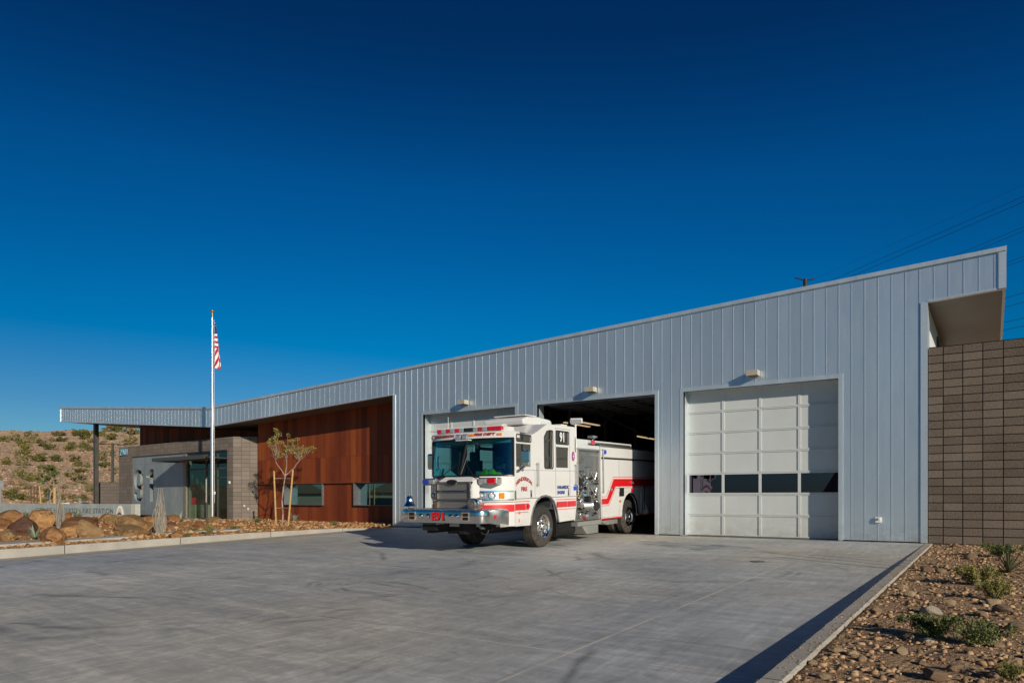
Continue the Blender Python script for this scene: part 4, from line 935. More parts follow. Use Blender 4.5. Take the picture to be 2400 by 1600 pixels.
# cab interior seen through the glass
m=MB(); m.prism([(-1.16,-.95),(1.16,-.95),(1.16,-1.06),(1.0,-1.20),(.7,-1.38),(-.7,-1.38),(-1.0,-1.20),(-1.16,-1.06)],'z',1.60,1.84); m.box(-.45,.5,-1.2,-.3,1.2,1.75); m.box(-S+.06,S-.06,-1.0,2.0,.95,1.0); m.box(-S+.06,S-.06,.72,.8,1.0,1.75); m.box(-.5,.5,.3,2.0,1.0,2.0)
T(m.build('dashboard',[simple('dash_dark',(.03,.035,.04),.7)]))
for x in (-.72,.72):
    m=MB(); m.box(x-.24,x+.24,-.55,-.05,1.35,1.50); m.box(x-.22,x+.22,-.05,.10,1.45,2.25); m.box(x-.14,x+.14,-.04,.08,2.25,2.48); T(m.build('seat',[MT['upholstery']],bevel=.04,seg=3))
m=MB(); m.M=Matrix.Translation((.72,-.85,1.98))@Matrix.Rotation(R(55),4,'X')
k=24; pp=[(.21*math.cos(2*math.pi*i/k),.21*math.sin(2*math.pi*i/k),0) for i in range(k+1)]; m.path(pp,.014,6); m.tube((-.2,0,0),(.2,0,0),.012,n=6); m.tube((0,0,0),(0,0,-.3),.025,n=6); T(m.build('steering_wheel',[MT['black']]))
m=MB(); m.path([(-1.12,-1.0,2.02),(-1.08,-1.08,2.05),(-1.08,-1.08,2.30),(-1.12,-1.0,2.33)],.015,6); T(m.build('interior_grab_handle',[MT['black']]))
m=MB(); m.box(-.30,-.05,-.55,-.35,1.75,1.95); m.box(-.15,.15,.1,.3,1.8,2.35); T(m.build('radio_console',[simple('console_grey',(.30,.34,.33),.6)],bevel=.02))
# folded hi-vis vest on the dashboard (a thing of its own would move with the cab glass closed, it only lies there)


v=[];f=[]; n1=12
for j in range(n1+1):
    for i in range(n1+1):
        a=i/n1*2-1; b_=j/n1*2-1; r=max(0,1-(a*a+b_*b_)); v.append((.66+a*.30+.03*math.sin(7*b_),-1.28+b_*.11,1.842+.12*r**.7*(1+.35*math.sin(9*a+3*b_))*(1-.3*a)))
f=[(j*(n1+1)+i,j*(n1+1)+i+1,(j+1)*(n1+1)+i+1,(j+1)*(n1+1)+i) for j in range(n1) for i in range(n1)]
hv=mesh_obj('safety_vest',v,f,[MT['hivis'],MT['silver_tape']],[1 if ((q%n1)+(q//n1))%6==0 else 0 for q in range(n1*n1)],None,True); hv.location=FE.location; hv.rotation_euler=FE.rotation_euler; tag(hv,'folded yellow-green safety vest lying on the dashboard behind the windshield','vest')
# bumper
bp=[(-.98,-2.45),(.98,-2.45),(1.10,-2.42),(1.19,-2.33),(S,-2.18),(S,-1.40),(-S,-1.40),(-S,-2.18),(-1.19,-2.33),(-1.10,-2.42)]
m=MB()
n=len(bp); top=1.035
def lowz(p): return .74 if p[1]<-2.1 else .62
prof_b=[(0,.0),(.18,-.012),(.5,-.018),(.82,-.019),(.95,-.010),(1.0,.02)]
vs=[];fs=[]
for k,(f_,o_) in enumerate(prof_b):
    for x,y in bp:
        z0_=lowz((x,y)); zz_=z0_+(top-z0_)*f_
        s2=1-(o_/1.3 if abs(x)>1.0 else 0); vs.append((x*s2, y+(o_ if y<-1.6 else 0), zz_))
for k in range(len(prof_b)-1):
    fs+=[(k*n+i,k*n+(i+1)%n,(k+1)*n+(i+1)%n,(k+1)*n+i) for i in range(n)]
fs+=[tuple(range(n))[::-1],tuple((len(prof_b)-1)*n+i for i in range(n))]
m.add(vs,fs,0); BU=T(m.build('bumper',[MT['bumper_chrome']],auto=38))
def diamond():
    m_,nt,b=newmat('diamond_plate'); v=coord(nt,(1,1,1),rot=(0,0,R(45))); sx=nt.nodes.new('ShaderNodeSeparateXYZ'); L(nt,v,sx.inputs[0])
    w_=None
    ck=nt.nodes.new('ShaderNodeTexChecker'); ck.inputs['Scale'].default_value=48; L(nt,coord(nt,(1,1,1),rot=(R(20),R(20),R(45))),ck.inputs['Vector'])
    b.inputs['Base Color'].default_value=(.42,.41,.39,1); b.inputs['Metallic'].default_value=.9; b.inputs['Roughness'].default_value=.3; bump(nt,b,ck.outputs['Fac'],.7,.012); return m_
MT['diamond']=diamond()
m=MB(); m.box(-1.14,1.14,-2.36,-1.45,top+.002,top+.014); sub(m.build('bumper_deck',[MT['diamond']]),BU)
for x in (-.78,.78):
    m=MB(); m.box(x-.10,x+.10,-2.483,-2.44,.80,.99); m.box(x-.075,x+.075,-2.488,-2.478,.90,.97,1); m.box(x-.075,x+.075,-2.488,-2.478,.815,.885,1); sub(m.build('tow_opening',[MT['chrome'],MT['black']]),BU)
for x in (-.52,.52,-.30,.35):
    m=MB(); m.lathe([(.001,-.055),(.04,-.05),(.055,-.02),(.06,.0)],(x,-2.475,.89),'y',14); sub(m.build('air_horn' if abs(x)>.4 else 'bumper_lamp',[MT['chrome']],auto=40),BU)
o=text('bumper_number','E91',.25,.014,MT['red'],FRONT(.0,-2.482,.885),BU,offset=.008,sx=1.0,spacing=1.12)
o=text('bumper_number_shadow','E91',.25,.006,MT['black'],FRONT(.012,-2.474,.875),BU,offset=.010,sx=1.0,spacing=1.12)
m=MB(); m.box(S,S+.03,-2.02,-1.92,.83,.92); sub(m.build('side_marker',[MT['lens_red']],bevel=.008),BU)
m=MB(); m.box(S+.001,S+.006,-1.75,-1.405,.625,1.01); sub(m.build('bumper_end_pad',[simple('beige_pad',(.42,.40,.34),.5)]),BU)
# bell
BL=empty('bell',(-1.06,-2.22,1.05)); BL.parent=FE
m=MB(); m.lathe([(.15,.06),(.135,.09),(.10,.14),(.085,.20),(.078,.27),(.06,.30),(.02,.315),(.001,.32)],(0,0,0),'z',22); sub(m.build('bell_body',[MT['chrome']],auto=50),BL)
m=MB(); m.ball((0,0,.35),.028,10); m.tube((0,0,.31),(0,0,.36),.012,n=8); m.tube((-.12,0,0),(.12,0,0),.02,n=6); m.tube((0,0,0),(0,0,.08),.02,n=6); m.ball((0,0,.06),.03,8); sub(m.build('bell_mount',[MT['chrome']],auto=50),BL)
# siren
m=MB(); m.lathe([(.001,-.20),(.06,-.20),(.075,-.17),(.12,-.165),(.135,-.13),(.135,.0),(.10,.06),(.10,.18),(.06,.22),(.001,.22)],(.80,-2.08,1.17),'y',24); T(m.build('siren',[MT['chrome']],auto=35))
m=MB(); 
for k in range(3): m.lathe([(.03+.03*k,-.205),(.04+.03*k,-.205),(.04+.03*k,-.15),(.03+.03*k,-.15)],(.80,-2.08,1.17),'y',20)
T(m.build('siren_rings',[MT['brushed']]))
# wheels
def wheel(x0,x1,y,r=.535,dish=.10,nm='wheel'):
    W=empty(nm,(0,y,r)); W.parent=FE; sgn=1 if x1>x0 else -1; wd=abs(x1-x0); m=MB()
    a=x0; s_=sgn
    pr=[(.285,0),(.33,-.005),(.46,.0),(.505,.02),(.525,.045)]
    g=wd-.09; k=4
    pr2=[]
    for i in range(k):
        u0=.045+g*i/k; u1=.045+g*(i+1)/k
        pr2+=[(r,u0+.008),(r,u1-.008),(r-.014,u1-.007),(r-.014,u1+.007)]
    pr2=pr2[:-2]
    prof=pr+pr2+[(.525,wd-.045),(.505,wd-.02),(.46,wd),(.35,wd+.004),(.33,wd-.005),(.285,wd-.02)]
    m.lathe([(rr,s_*h) for rr,h in prof],(x0,0,0),'x',48); sub(m.build('tyre',[MT['rubber']],auto=25),W)
    m=MB(); xo=x1
    m.lathe([(.29,s_*-.02),(.305,s_*-.005),(.30,0),(.265,s_*-.03),(.255,s_*-dish),(.19,s_*(-dish-.01)),(.17,s_*(-dish+.02)),(.10,s_*(-dish+.025)),(.095,s_*(-dish+.09)),(.075,s_*(-dish+.11)),(.001,s_*(-dish+.11))],(xo,0,0),'x',40)
    for q in range(10):
        an=2*math.pi*q/10; m.tube((xo-s_*(dish-.01),.145*math.cos(an),.145*math.sin(an)),(xo-s_*(dish-.075),.145*math.cos(an),.145*math.sin(an)),.017,.013,n=6)
    sub(m.build('rim',[MT['chrome']],auto=35),W)
    m=MB()
    for q in range(10):
        an=2*math.pi*(q+.5)/10; m.tube((xo-s_*(dish+.012),.222*math.cos(an),.222*math.sin(an)),(xo-s_*(dish-.003),.222*math.cos(an),.222*math.sin(an)),.021,n=10)
    sub(m.build('hand_hole',[MT['black']]),W)
    return W
wheel(.84,1.20,.31); wheel(-.84,-1.20,.31)
wheel(.93,1.20,5.80,dish=.06); wheel(.60,.86,5.80,dish=.12); wheel(-.93,-1.20,5.80,dish=.06); wheel(-.60,-.86,5.80,dish=.12)
# wheel-arch trims and liners
def arch_trim(pts,w,mat,name,x0,x1):
    m=MB()
    for a,b in zip(pts[:-1],pts[1:]):
        d=Vector((b[0]-a[0],b[1]-a[1])).normalized(); nn2=Vector((-d.y,d.x))
        q=[a,b,(b[0]+nn2.x*w,b[1]+nn2.y*w),(a[0]+nn2.x*w,a[1]+nn2.y*w)]; m.prism(q,'x',x0,x1)
    return T(m.build(name,[mat],auto=30))
arch_trim(archF,.045,MT['brushed'],'wheel_arch_trim',S-.02,S+.02); arch_trim(archF,.045,MT['brushed'],'wheel_arch_trim',-S-.02,-S+.02)
archR=[(5.80+.62*math.cos(R(a)),.60+.66*math.sin(R(a))) for a in range(180,-1,-12)]
arch_trim(archR,.04,MT['chrome'],'wheel_arch_trim',S-.02,S+.02)
arch_trim(archF,.02,MT['under'],'arch_liner',-1.18,1.18); arch_trim(archR,.02,MT['under'],'arch_liner',-1.18,1.18)
# chassis
m=MB(); m.box(-.55,-.40,-2.2,8.0,.48,.72); m.box(.40,.55,-2.2,8.0,.48,.72); m.tube((-1.0,.31,.535),(1.0,.31,.535),.09,n=10); m.tube((-1.0,5.8,.535),(1.0,5.8,.535),.13,n=10); m.ball((0,5.8,.53),.28,10)
m.box(-.95,.95,-1.7,-.5,.55,.92); m.box(-.5,.5,-1.4,1.9,.42,.95); m.box(-1.05,1.05,1.3,2.1,.40,.9); m.tube((.95,1.25,.33),(.95,2.3,.33),.13,n=12); m.box(-.6,-.2,-2.3,-1.5,.55,.72); m.tube((-.8,-1.2,.62),(.9,-.3,.50),.05,n=8); m.tube((-.3,-1.7,.5),(.2,-1.5,.60),.07,n=8)
m.box(-.3,.3,5.0,8.0,.45,.9); m.box(-1.1,1.1,6.5,8.0,.62,.9); m.box(.95,1.18,.99,1.03,.25,.75); m.box(-1.18,-.95,.99,1.03,.25,.75)

T(m.build('chassis',[MT['under']]))
m=MB(); m.box(-.9,-.1,-2.30,-2.10,.695,.715); m.tube((.78,-1.9,.62),(.78,-1.7,.60),.035,n=8); T(m.build('skid_plate',[MT['brushed']]))
m=MB(); k=14; pp=[(.36,-1.2+.0*i,.58)for i in range(1)]; m.path([(.45,-1.45,.52),(.50,-1.42,.44),(.58,-1.42,.42),(.66,-1.42,.46),(.68,-1.42,.54)],.010,6); m.path([(-.32,-1.3,.60),(-.30,-1.32,.44),(-.18,-1.33,.42)],.012,6); T(m.build('brake_hose',[MT['brushed']]))
# body behind the pump panel
B0,B1=3.68,8.25
outer=[(B0,.53),(5.06,.53),(5.10,.60)]+archR+[(6.50,.60),(6.50,.53),(B1,.53),(B1,2.69),(B0,2.69)]
# clean ordering: lower edge, arch, lower edge
outer=[(B0,.53),(5.14,.53)]+[(y,max(z,.53)) for y,z in archR]+[(6.46,.53),(B1,.53),(B1,2.69),(B0,2.69)]
for sx in (1,-1): T(plate('body_side',outer,[],.04,MT['white_paint'],frame((sx*(S-.025),0,0),(0,1,0),(0,0,1))))
m=MB(); m.box(-S+.05,S-.05,B0,B1,1.30,2.60); m.box(-S+.05,S-.05,B0,B0+.04,.55,2.69); m.box(-S+.05,S-.05,B1-.04,B1,.55,2.69); m.box(-S+.05,S-.05,B0,5.1,.55,1.3); m.box(-S+.05,S-.05,6.5,B1,.55,1.3)
T(m.build('body_core',[MT['white_paint']]))
m=MB(); m.box(S-.30,S-.02,B0,B1,2.69,2.74); m.box(-S+.02,-S+.30,B0,B1,2.69,2.74); m.box(-.9,.9,B0,B1,2.60,2.66); m.box(S-.06,S,3.1,5.9,2.765,2.80); m.box(S-.05,S+.005,B0+.02,B1,2.675,2.705)
T(m.build('body_top_edge',[MT['brushed']],bevel=.005))
doorsB=[('compartment_door',3.73,4.93,.60,2.31),('compartment_door',4.96,6.70,1.33,2.30),('compartment_door',6.73,8.20,.60,2.30),('upper_compartment_door',3.73,8.2,2.385,2.66)]
for nm,y0,y1,z0,z1 in doorsB:
    lp=[(y0,z0),(y1,z0),(y1,z1),(y0,z1)]; 
    o=T(plate(nm,lp,[],.02,MT['white_paint'],SIDE(S+.004)))
    md=o.modifiers.new('b','BEVEL'); md.width=.004; md.segments=1
m=MB(); m.box(S-.004,S+.0045,3.70,8.24,2.325,2.372); 
for y in (4.945,6.715): m.box(S-.004,S+.0035,y-.014,y+.014,.60 if y<5 else 1.3,2.31)
T(m.build('door_gap',[MT['under']]))
m=MB(); m.box(S+.0,S+.022,3.70,5.10,.535,.572); m.box(S+.0,S+.022,6.5,8.2,.535,.572); T(m.build('rub_rail',[MT['red']]))
# stripes (vinyl laid on the panels)
def vinyl(name,lp,mat,x=S,parent=None): return T(plate(name,lp,[],.003,mat,SIDE(x)))
X1=S+.0165
vinyl('stripe',[(3.70,.985),(4.13,.985),(4.66,1.50),(8.2,1.50),(8.2,1.735),(4.53,1.735),(4.03,1.15),(3.70,1.15)],MT['red'],X1)
vinyl('thin_stripe',[(3.70,.935),(4.16,.935),(4.69,1.45),(8.2,1.45),(8.2,1.465),(4.68,1.465),(4.15,.95),(3.70,.95)],MT['red'],X1)
vinyl('thin_stripe',[(3.70,1.20),(4.0,1.20),(4.50,1.785),(8.2,1.785),(8.2,1.80),(4.49,1.80),(3.99,1.215),(3.70,1.215)],MT['red'],X1)
XC_=S+.0025
def clipz(y0,y1,z0,z1,nm,mt): vinyl(nm,[(y0,z0),(y1,z0),(y1,z1),(y0,z1)],MT[mt],XC_)
clipz(-1.10,-.46,.985,1.14,'stripe','red'); clipz(-1.10,-.42,1.185,1.20,'thin_stripe','red'); clipz(-1.10,-.50,.925,.94,'thin_stripe','red')
clipz(.93,2.04,.985,1.14,'stripe','red'); clipz(.90,2.06,1.185,1.20,'thin_stripe','red'); clipz(.95,2.03,.925,.94,'thin_stripe','red')
for y in (-.62,1.52): clipz(y,y+.02,.94,1.185,'stripe_break','white_vinyl')
for y0,z0,z1 in ((.98,1.0,1.10),(-.50,1.0,1.14)):
    m=MB(); m.tube((S+.0,y0,(z0+z1)/2),(S+.03,y0,(z0+z1)/2),.045,n=14); T(m.build('red_reflector',[MT['lens_red']],auto=40))
m=MB(); m.tube((S,-.93,.93),(S+.035,-.93,.93),.03,n=8); m.box(S,S+.012,-.95,-.91,.70,.78); T(m.build('amber_marker',[MT['lens_amber']]))
m=MB(); m.box(S+.016,S+.03,4.98,5.06,1.02,1.08); T(m.build('amber_marker',[MT['lens_amber']]))
# lettering on the doors
text('lettering','HENDERSON',.125,.004,MT['darkred'],SIDE(S+.003,-.68,1.735),FE,offset=.006,sx=1.02,arc=.95,spacing=1.0)
text('lettering','FIRE',.135,.004,MT['darkred'],SIDE(S+.003,-.68,1.485),FE,offset=.006,sx=1.15)
text('lettering','PARAMEDIC',.115,.004,MT['navy'],SIDE(S+.003,.98,1.51),FE,align='LEFT',offset=.006,shear=.15,sx=1.05)
text('lettering','ENGINE',.115,.004,MT['navy'],SIDE(S+.003,.98,1.375),FE,align='LEFT',offset=.006,shear=.15,sx=1.0)
text('window_number','91',.33,.004,MT['white_vinyl'],SIDE(S+.004,1.29,2.825),FE,offset=.012,sx=.9)
text('lettering','E-91',.11,.004,MT['red'],SIDE(X1+.001,8.05,.80),FE,offset=.004)
# medical emblem
m=MB(); 
m.prism([(.09*math.cos(R(a+22.5)),.14*math.sin(R(a+22.5))) for a in range(0,360,45)],'z',-.003,.003,0); m.prism([(.055*math.cos(R(a)),.09*math.sin(R(a))) for a in range(0,360,24)],'z',.0032,.006,1); m.box(-.008,.008,-.07,.07,.0062,.008,2); m.box(-.035,.035,-.01,.01,.0062,.008,2)
for i,p in enumerate(m.v): m.v[i]=(S+.004+p[2],1.90+p[0],2.35+p[1])
T(m.build('round_emblem',[MT['lens_red'],MT['lens_blue'],MT['white_vinyl']]))
# webbing over the hose bed at the top of the pump panel
for k_ in range(9):
    m=MB(); z_=2.20+.042*k_; m.box(1.121,1.129,2.16,2.97,z_,z_+.008); sub(m.build('webbing',[MT['brushed']]),FE)
for k_ in range(12):
    m=MB(); y_=2.2+.065*k_; m.box(1.121,1.130,y_,y_+.008,2.18,2.54); sub(m.build('webbing',[MT['brushed']]),FE)
# handrails
def rail(y,z0,z1,off=.07,x=S): 
    m=MB(); m.tube((x+off,y,z0),(x+off,y,z1),.017,n=10,m=0)
    for z in (z0+.03,z1-.03): m.tube((x,y,z),(x+off,y,z),.022,n=8); m.ball((x+off,y,z),.026,8)
    return T(m.build('grab_rail',[MT['brushed']],auto=50))
rail(-.09,1.56,2.14); rail(1.98,1.56,2.14); rail(3.74,1.32,2.62,.05); rail(2.12,1.3,2.60,.03)
for y in (-.36,1.60):
    m=MB(); m.box(S,S+.014,y-.035,y+.035,1.28,1.46); m.box(S+.014,S+.02,y-.02,y+.02,1.31,1.37,1); T(m.build('door_handle',[MT['brushed'],MT['black']],bevel=.004))
for y,z,nm,mt in ((1.96,1.49,'side_warning_light','lens_blue'),(3.90,2.53,'side_warning_light','lens_blue'),(5.92,1.37,'side_warning_light','lens_red')):
    m=MB(); m.box(S+.0,S+.055,y-.065,y+.065,z-.06,z+.06) ; T(m.build(nm,[MT[mt]],bevel=.025,seg=3))
m=MB(); m.box(S+.014,S+.02,4.97,5.30,1.20,1.46); T(m.build('fuel_filler_recess',[MT['under']]))
for y in (4.30,5.95):
    z=1.62 if y>5 else 1.42
    m=MB(); m.lathe([(.001,.06),(.035,.05),(.05,.015),(.05,0)],(S+.014,y,z),'x',12); m.box(S+.06,S+.075,y-.012,y+.012,z-.06,z+.03); T(m.build('door_latch',[MT['chrome']],auto=40))
m=MB(); m.box(S+.016,S+.022,6.95,7.02,.7,1.5); m.box(S+.016,S+.022,4.5,4.5,.7,.7); T(m.build('vent_slot',[MT['black']]))
# mirror
MI=empty('wing_mirror',(S+.20,-.92,2.22),(0,0,R(22))); MI.parent=FE
m=MB(); m.box(-.11,.11,-.03,.07,-.20,.20); sub(m.build('mirror_shell',[MT['chrome']],bevel=.045,seg=3),MI)
m=MB(); m.box(-.085,.085,-.034,-.029,-.10,.165); sub(m.build('shell_sky_reflection',[simple('painted_sky_blue',(.25,.38,.62),.05,1)]),MI)  # blue plate painted as the sky reflection on the chrome shell
m=MB(); m.path([(S-.02,-1.02,1.90),(S+.10,-.98,1.96),(S+.20,-.90,2.06)],.03,8); T(m.build('mirror_arm',[MT['chrome']]))
MI2=empty('wing_mirror',(-S-.20,-.92,2.22),(0,0,R(12))); MI2.parent=FE
m=MB(); m.box(-.11,.11,-.03,.07,-.20,.20); sub(m.build('mirror_shell',[MT['chrome']],bevel=.045,seg=3),MI2)
# pump panel
PP=empty('pump_panel',(0,0,0)); PP.parent=FE
m=MB(); m.box(-1.12,1.12,2.14,3.66,.56,2.58); sub(m.build('panel_plate',[MT['diamond']]),PP)
MT['tread']=simple('ribbed_aluminium',(.50,.49,.45),.4,.7,var=.05)
m=MB(); m.prism([(2.14,2.16),(2.14,1.96),(2.52,1.96),(2.70,2.08),(3.14,2.08),(3.30,2.16),(2.98,2.38),(2.70,2.38),(2.50,2.16)],'x',1.122,1.20); sub(m.build('gauge_hood',[MT['diamond']]),PP)
m=MB(); m.box(1.121,1.128,2.98,3.05,.62,2.35); m.box(1.121,1.14,3.05,3.62,2.40,2.44); m.box(1.10,1.21,2.14,3.66,2.545,2.58); sub(m.build('panel_divider',[MT['brushed']]),PP)
m=MB(); m.box(-S+.04,S-.04,2.12,3.66,2.585,2.70); m.box(-1.1,1.1,2.12,3.3,2.70,2.86); sub(m.build('hose_bed_cover',[MT['door_white']],bevel=.02),PP)
rr_=random.Random(3)
for (y,z,r) in [(2.33,1.88,.10),(2.62,1.90,.10),(2.30,1.55,.06),(2.45,1.42,.05),(2.58,1.42,.05),(2.72,1.44,.05),(2.32,1.42,.045),(2.86,1.62,.05),(2.84,1.78,.05),(2.34,1.22,.045),(2.86,1.20,.05)]:
    m1=MB(); m1.lathe([(r,0),(r,.04),(r*.86,.05)],(1.122,y,z),'x',16); gg_=sub(m1.build('gauge',[MT['chrome']],auto=40),PP)
for k in range(84):
    y=rr_.uniform(2.22,2.94) if rr_.random()<.6 else rr_.uniform(3.08,3.58); z=rr_.uniform(.66,1.84); r=rr_.uniform(.012,.035); m1=MB()
    m1.tube((1.12,y,z),(1.12+rr_.uniform(.03,.11),y,z),r,n=8); sub(m1.build('control_knob',[MT[rr_.choice(['chrome','chrome','brushed','black','black','under'])]],auto=40),PP)
for k,(y,z) in enumerate([(3.30,1.84),(3.30,1.40),(3.30,1.02)]):
    m1=MB(); m1.path([(1.14,y-.12,z+.08),(1.20,y+.12,z+.08),(1.20,y,z-.12),(1.14,y-.12,z+.08)],.016,6); m1.lathe([(.001,.07),(.045,.06),(.05,0)],(1.12,y,z-.18),'x',12); sub(m1.build('valve_handle',[MT['chrome']],auto=40),PP)
m1=MB(); m1.box(1.122,1.135,2.36,2.72,1.48,1.82); sc_=sub(m1.build('control_screen',[MT['chrome']]),PP)
m1=MB(); m1.box(1.136,1.16,2.42,2.66,1.52,1.78); sub(m1.build('screen_glass',[MT['black']]),PP)
for (y,z,r,l_) in [(2.45,1.06,.14,.10),(2.35,.72,.085,.10),(2.78,.70,.07,.08)]:
    m1=MB(); m1.lathe([(r,0),(r,l_),(r*.7,l_+.02),(.001,l_+.02)],(1.12,y,z),'x',20); sub(m1.build('outlet_cap',[MT['chrome']],auto=40),PP)
m=MB(); m.lathe([(.13,0),(.13,.05),(.11,.06),(.11,.22),(.13,.23),(.13,.27)],(1.14,2.62,.98),'x',22); IN=m.build('intake_body',[MT['brushed']],auto=35); sub(IN,PP)
for i,vv in enumerate(IN.data.vertices): vv.co.y += (vv.co.x-1.14)*1.0
m=MB(); m.lathe([(.001,.10),(.11,.10),(.12,.08),(.12,0),(.001,0)],(0,0,0),'z',20); m.v=[tuple(Matrix.Translation((1.38,2.93,.97))@Matrix.Rotation(R(60),4,'Z')@Matrix.Rotation(R(90),4,'X')@Vector(p)) for p in m.v]; sub(m.build('intake_cap',[MT['black']],auto=35),PP)
m=MB(); m.lathe([(.001,.09),(.075,.09),(.085,.0),(.001,0)],(1.20,2.80,1.17),'x',18); sub(m.build('valve_wheel',[MT['black']],auto=35),PP)
m=MB(); m.lathe([(.09,0),(.09,.04),(.06,.05),(.001,.05)],(1.125,2.80,.66),'x',18); sub(m.build('red_cap',[MT['darkred']],auto=35),PP)
m=MB(); m.box(1.122,1.13,2.20,2.55,1.24,1.30); sub(m.build('panel_label',[simple('brass_label',(.35,.27,.14),.4,.4)]),PP)
m=MB(); m.box(1.122,1.13,2.74,2.88,1.25,1.31); sub(m.build('valve_label',[simple('blue_label',(.05,.35,.55),.4)]),PP)
# running board
m=MB(); m.box(.60,S,2.14,3.66,.42,.54); m.box(-S,-.6,2.14,3.66,.42,.54); RB=T(m.build('running_board',[MT['tread']],bevel=.006))
m=MB()
for k in range(4): m.box(S,S+.006,2.14,3.66,.435+k*.027,.445+k*.027)
sub(m.build('tread_ribs',[MT['tread']]),RB)
m=MB(); m.prism([(2.45,.41),(3.5,.41),(3.5,.17),(2.75,.17)],'x',.75,S-.03); SB=T(m.build('folding_step',[MT['tread']],bevel=.006))
m=MB()
for k in range(5): m.box(S-.03,S-.022,2.80,3.48,.19+k*.042,.205+k*.042)
sub(m.build('step_ribs',[MT['brushed']]),SB)
m=MB(); m.prism([(3.75,.50),(5.0,.50),(5.0,.36),(4.2,.36)],'x',.7,S-.08); T(m.build('under_body_step',[MT['tread']],bevel=.006))
# telescoping floodlight
FL=empty('scene_light',(S-.03,2.12,0)); FL.parent=FE
m=MB(); m.tube((0,0,2.1),(0,0,3.22),.026,n=10); m.tube((0,0,2.2),(0,0,2.7),.036,n=10); m.tube((0,.0,3.20),(0,0,3.26),.04,n=10); sub(m.build('mast',[MT['white_vinyl']]),FL)
m=MB(); m.M=Matrix.Translation((.02,.02,3.33))@Matrix.Rotation(R(25),4,'Z')@Matrix.Rotation(R(12),4,'X'); m.box(-.17,.17,-.10,.08,-.075,.075); sub(m.build('lamp_head',[MT['white_paint']],bevel=.03,seg=3),FL)
m=MB(); m.M=Matrix.Translation((.02,.02,3.33))@Matrix.Rotation(R(25),4,'Z')@Matrix.Rotation(R(12),4,'X'); m.box(-.14,.14,-.107,-.10,-.055,.055); sub(m.build('lamp_glass',[MT['lens_clear']]),FL)
m=MB(); m.path([(0,-.06,3.0),(.04,-.10,2.8),(.04,-.10,2.5),(0,-.05,2.4)],.012,6); sub(m.build('coiled_cable',[MT['black']]),FL)
# awning / light strip on the body top
m=MB(); m.box(S-.30,S-.02,3.05,6.0,2.76,2.84); T(m.build('hard_suction_tray',[MT['white_paint']],bevel=.01))
m=MB(); m.box(S-.02,S+.012,3.05,3.25,2.72,2.84); T(m.build('tray_end_light',[MT['lens_red']]))
m=MB(); m.tube((S-.1,3.3,2.86),(S-.1,3.55,2.95),.02,n=6); m.box(S-.2,S-.02,3.2,3.5,2.92,2.99); T(m.build('deck_light',[MT['chrome']],bevel=.01))
m=MB(); 
for k in range(5): m.tube((-.8+k*.38,3.9,2.78),(-.8+k*.38,8.0,2.80),.055,n=8)
T(m.build('hose_bed',[MT['under']]))
# ------------------------------------------------------------------ rocks
def rock_mesh(name, seed, sub_=3, rough=.22, cuts=7, mat=None, flat=False):
    rr=random.Random(seed); bm=bmesh.new(); bmesh.ops.create_icosphere(bm,subdivisions=sub_,radius=1)
    off=Vector((rr.uniform(-50,50),)*3)
    planes=[(Vector((rr.gauss(0,1),rr.gauss(0,1),rr.gauss(0,1))).normalized(), rr.uniform(.60,.88)) for _ in range(cuts)]
    for v in bm.verts:
        p=v.co.normalized(); r=1+rough*mnoise.noise(p*1.1+off)+rough*.45*mnoise.noise(p*2.7+off)+rough*.30*mnoise.noise(p*6+off)+rough*.16*mnoise.noise(p*13+off)
        q=p*r
        for n_,d_ in planes:
            e=q.dot(n_)-d_
            if e>0: q-=n_*e*.93
        v.co=q
    me=bpy.data.meshes.new(name); bm.to_mesh(me); bm.free()
    me.materials.append(mat or MT['boulder'])
    me.polygons.foreach_set('use_smooth',[not flat]*len(me.polygons)); me.set_sharp_from_angle(angle=R(38)); return me
def put(name, me, loc, scl, rotz=0, tilt=(0,0), label=None, cat=None, group=None, kind=None):
    o=bpy.data.objects.new(name,me); COL.objects.link(o); o.location=loc; o.scale=scl; o.rotation_euler=(tilt[0],tilt[1],rotz); return tag(o,label,cat,group,kind)
def Z5(x,y): return (x*.23596, 940+y*.23596)
rb=random.Random(5)
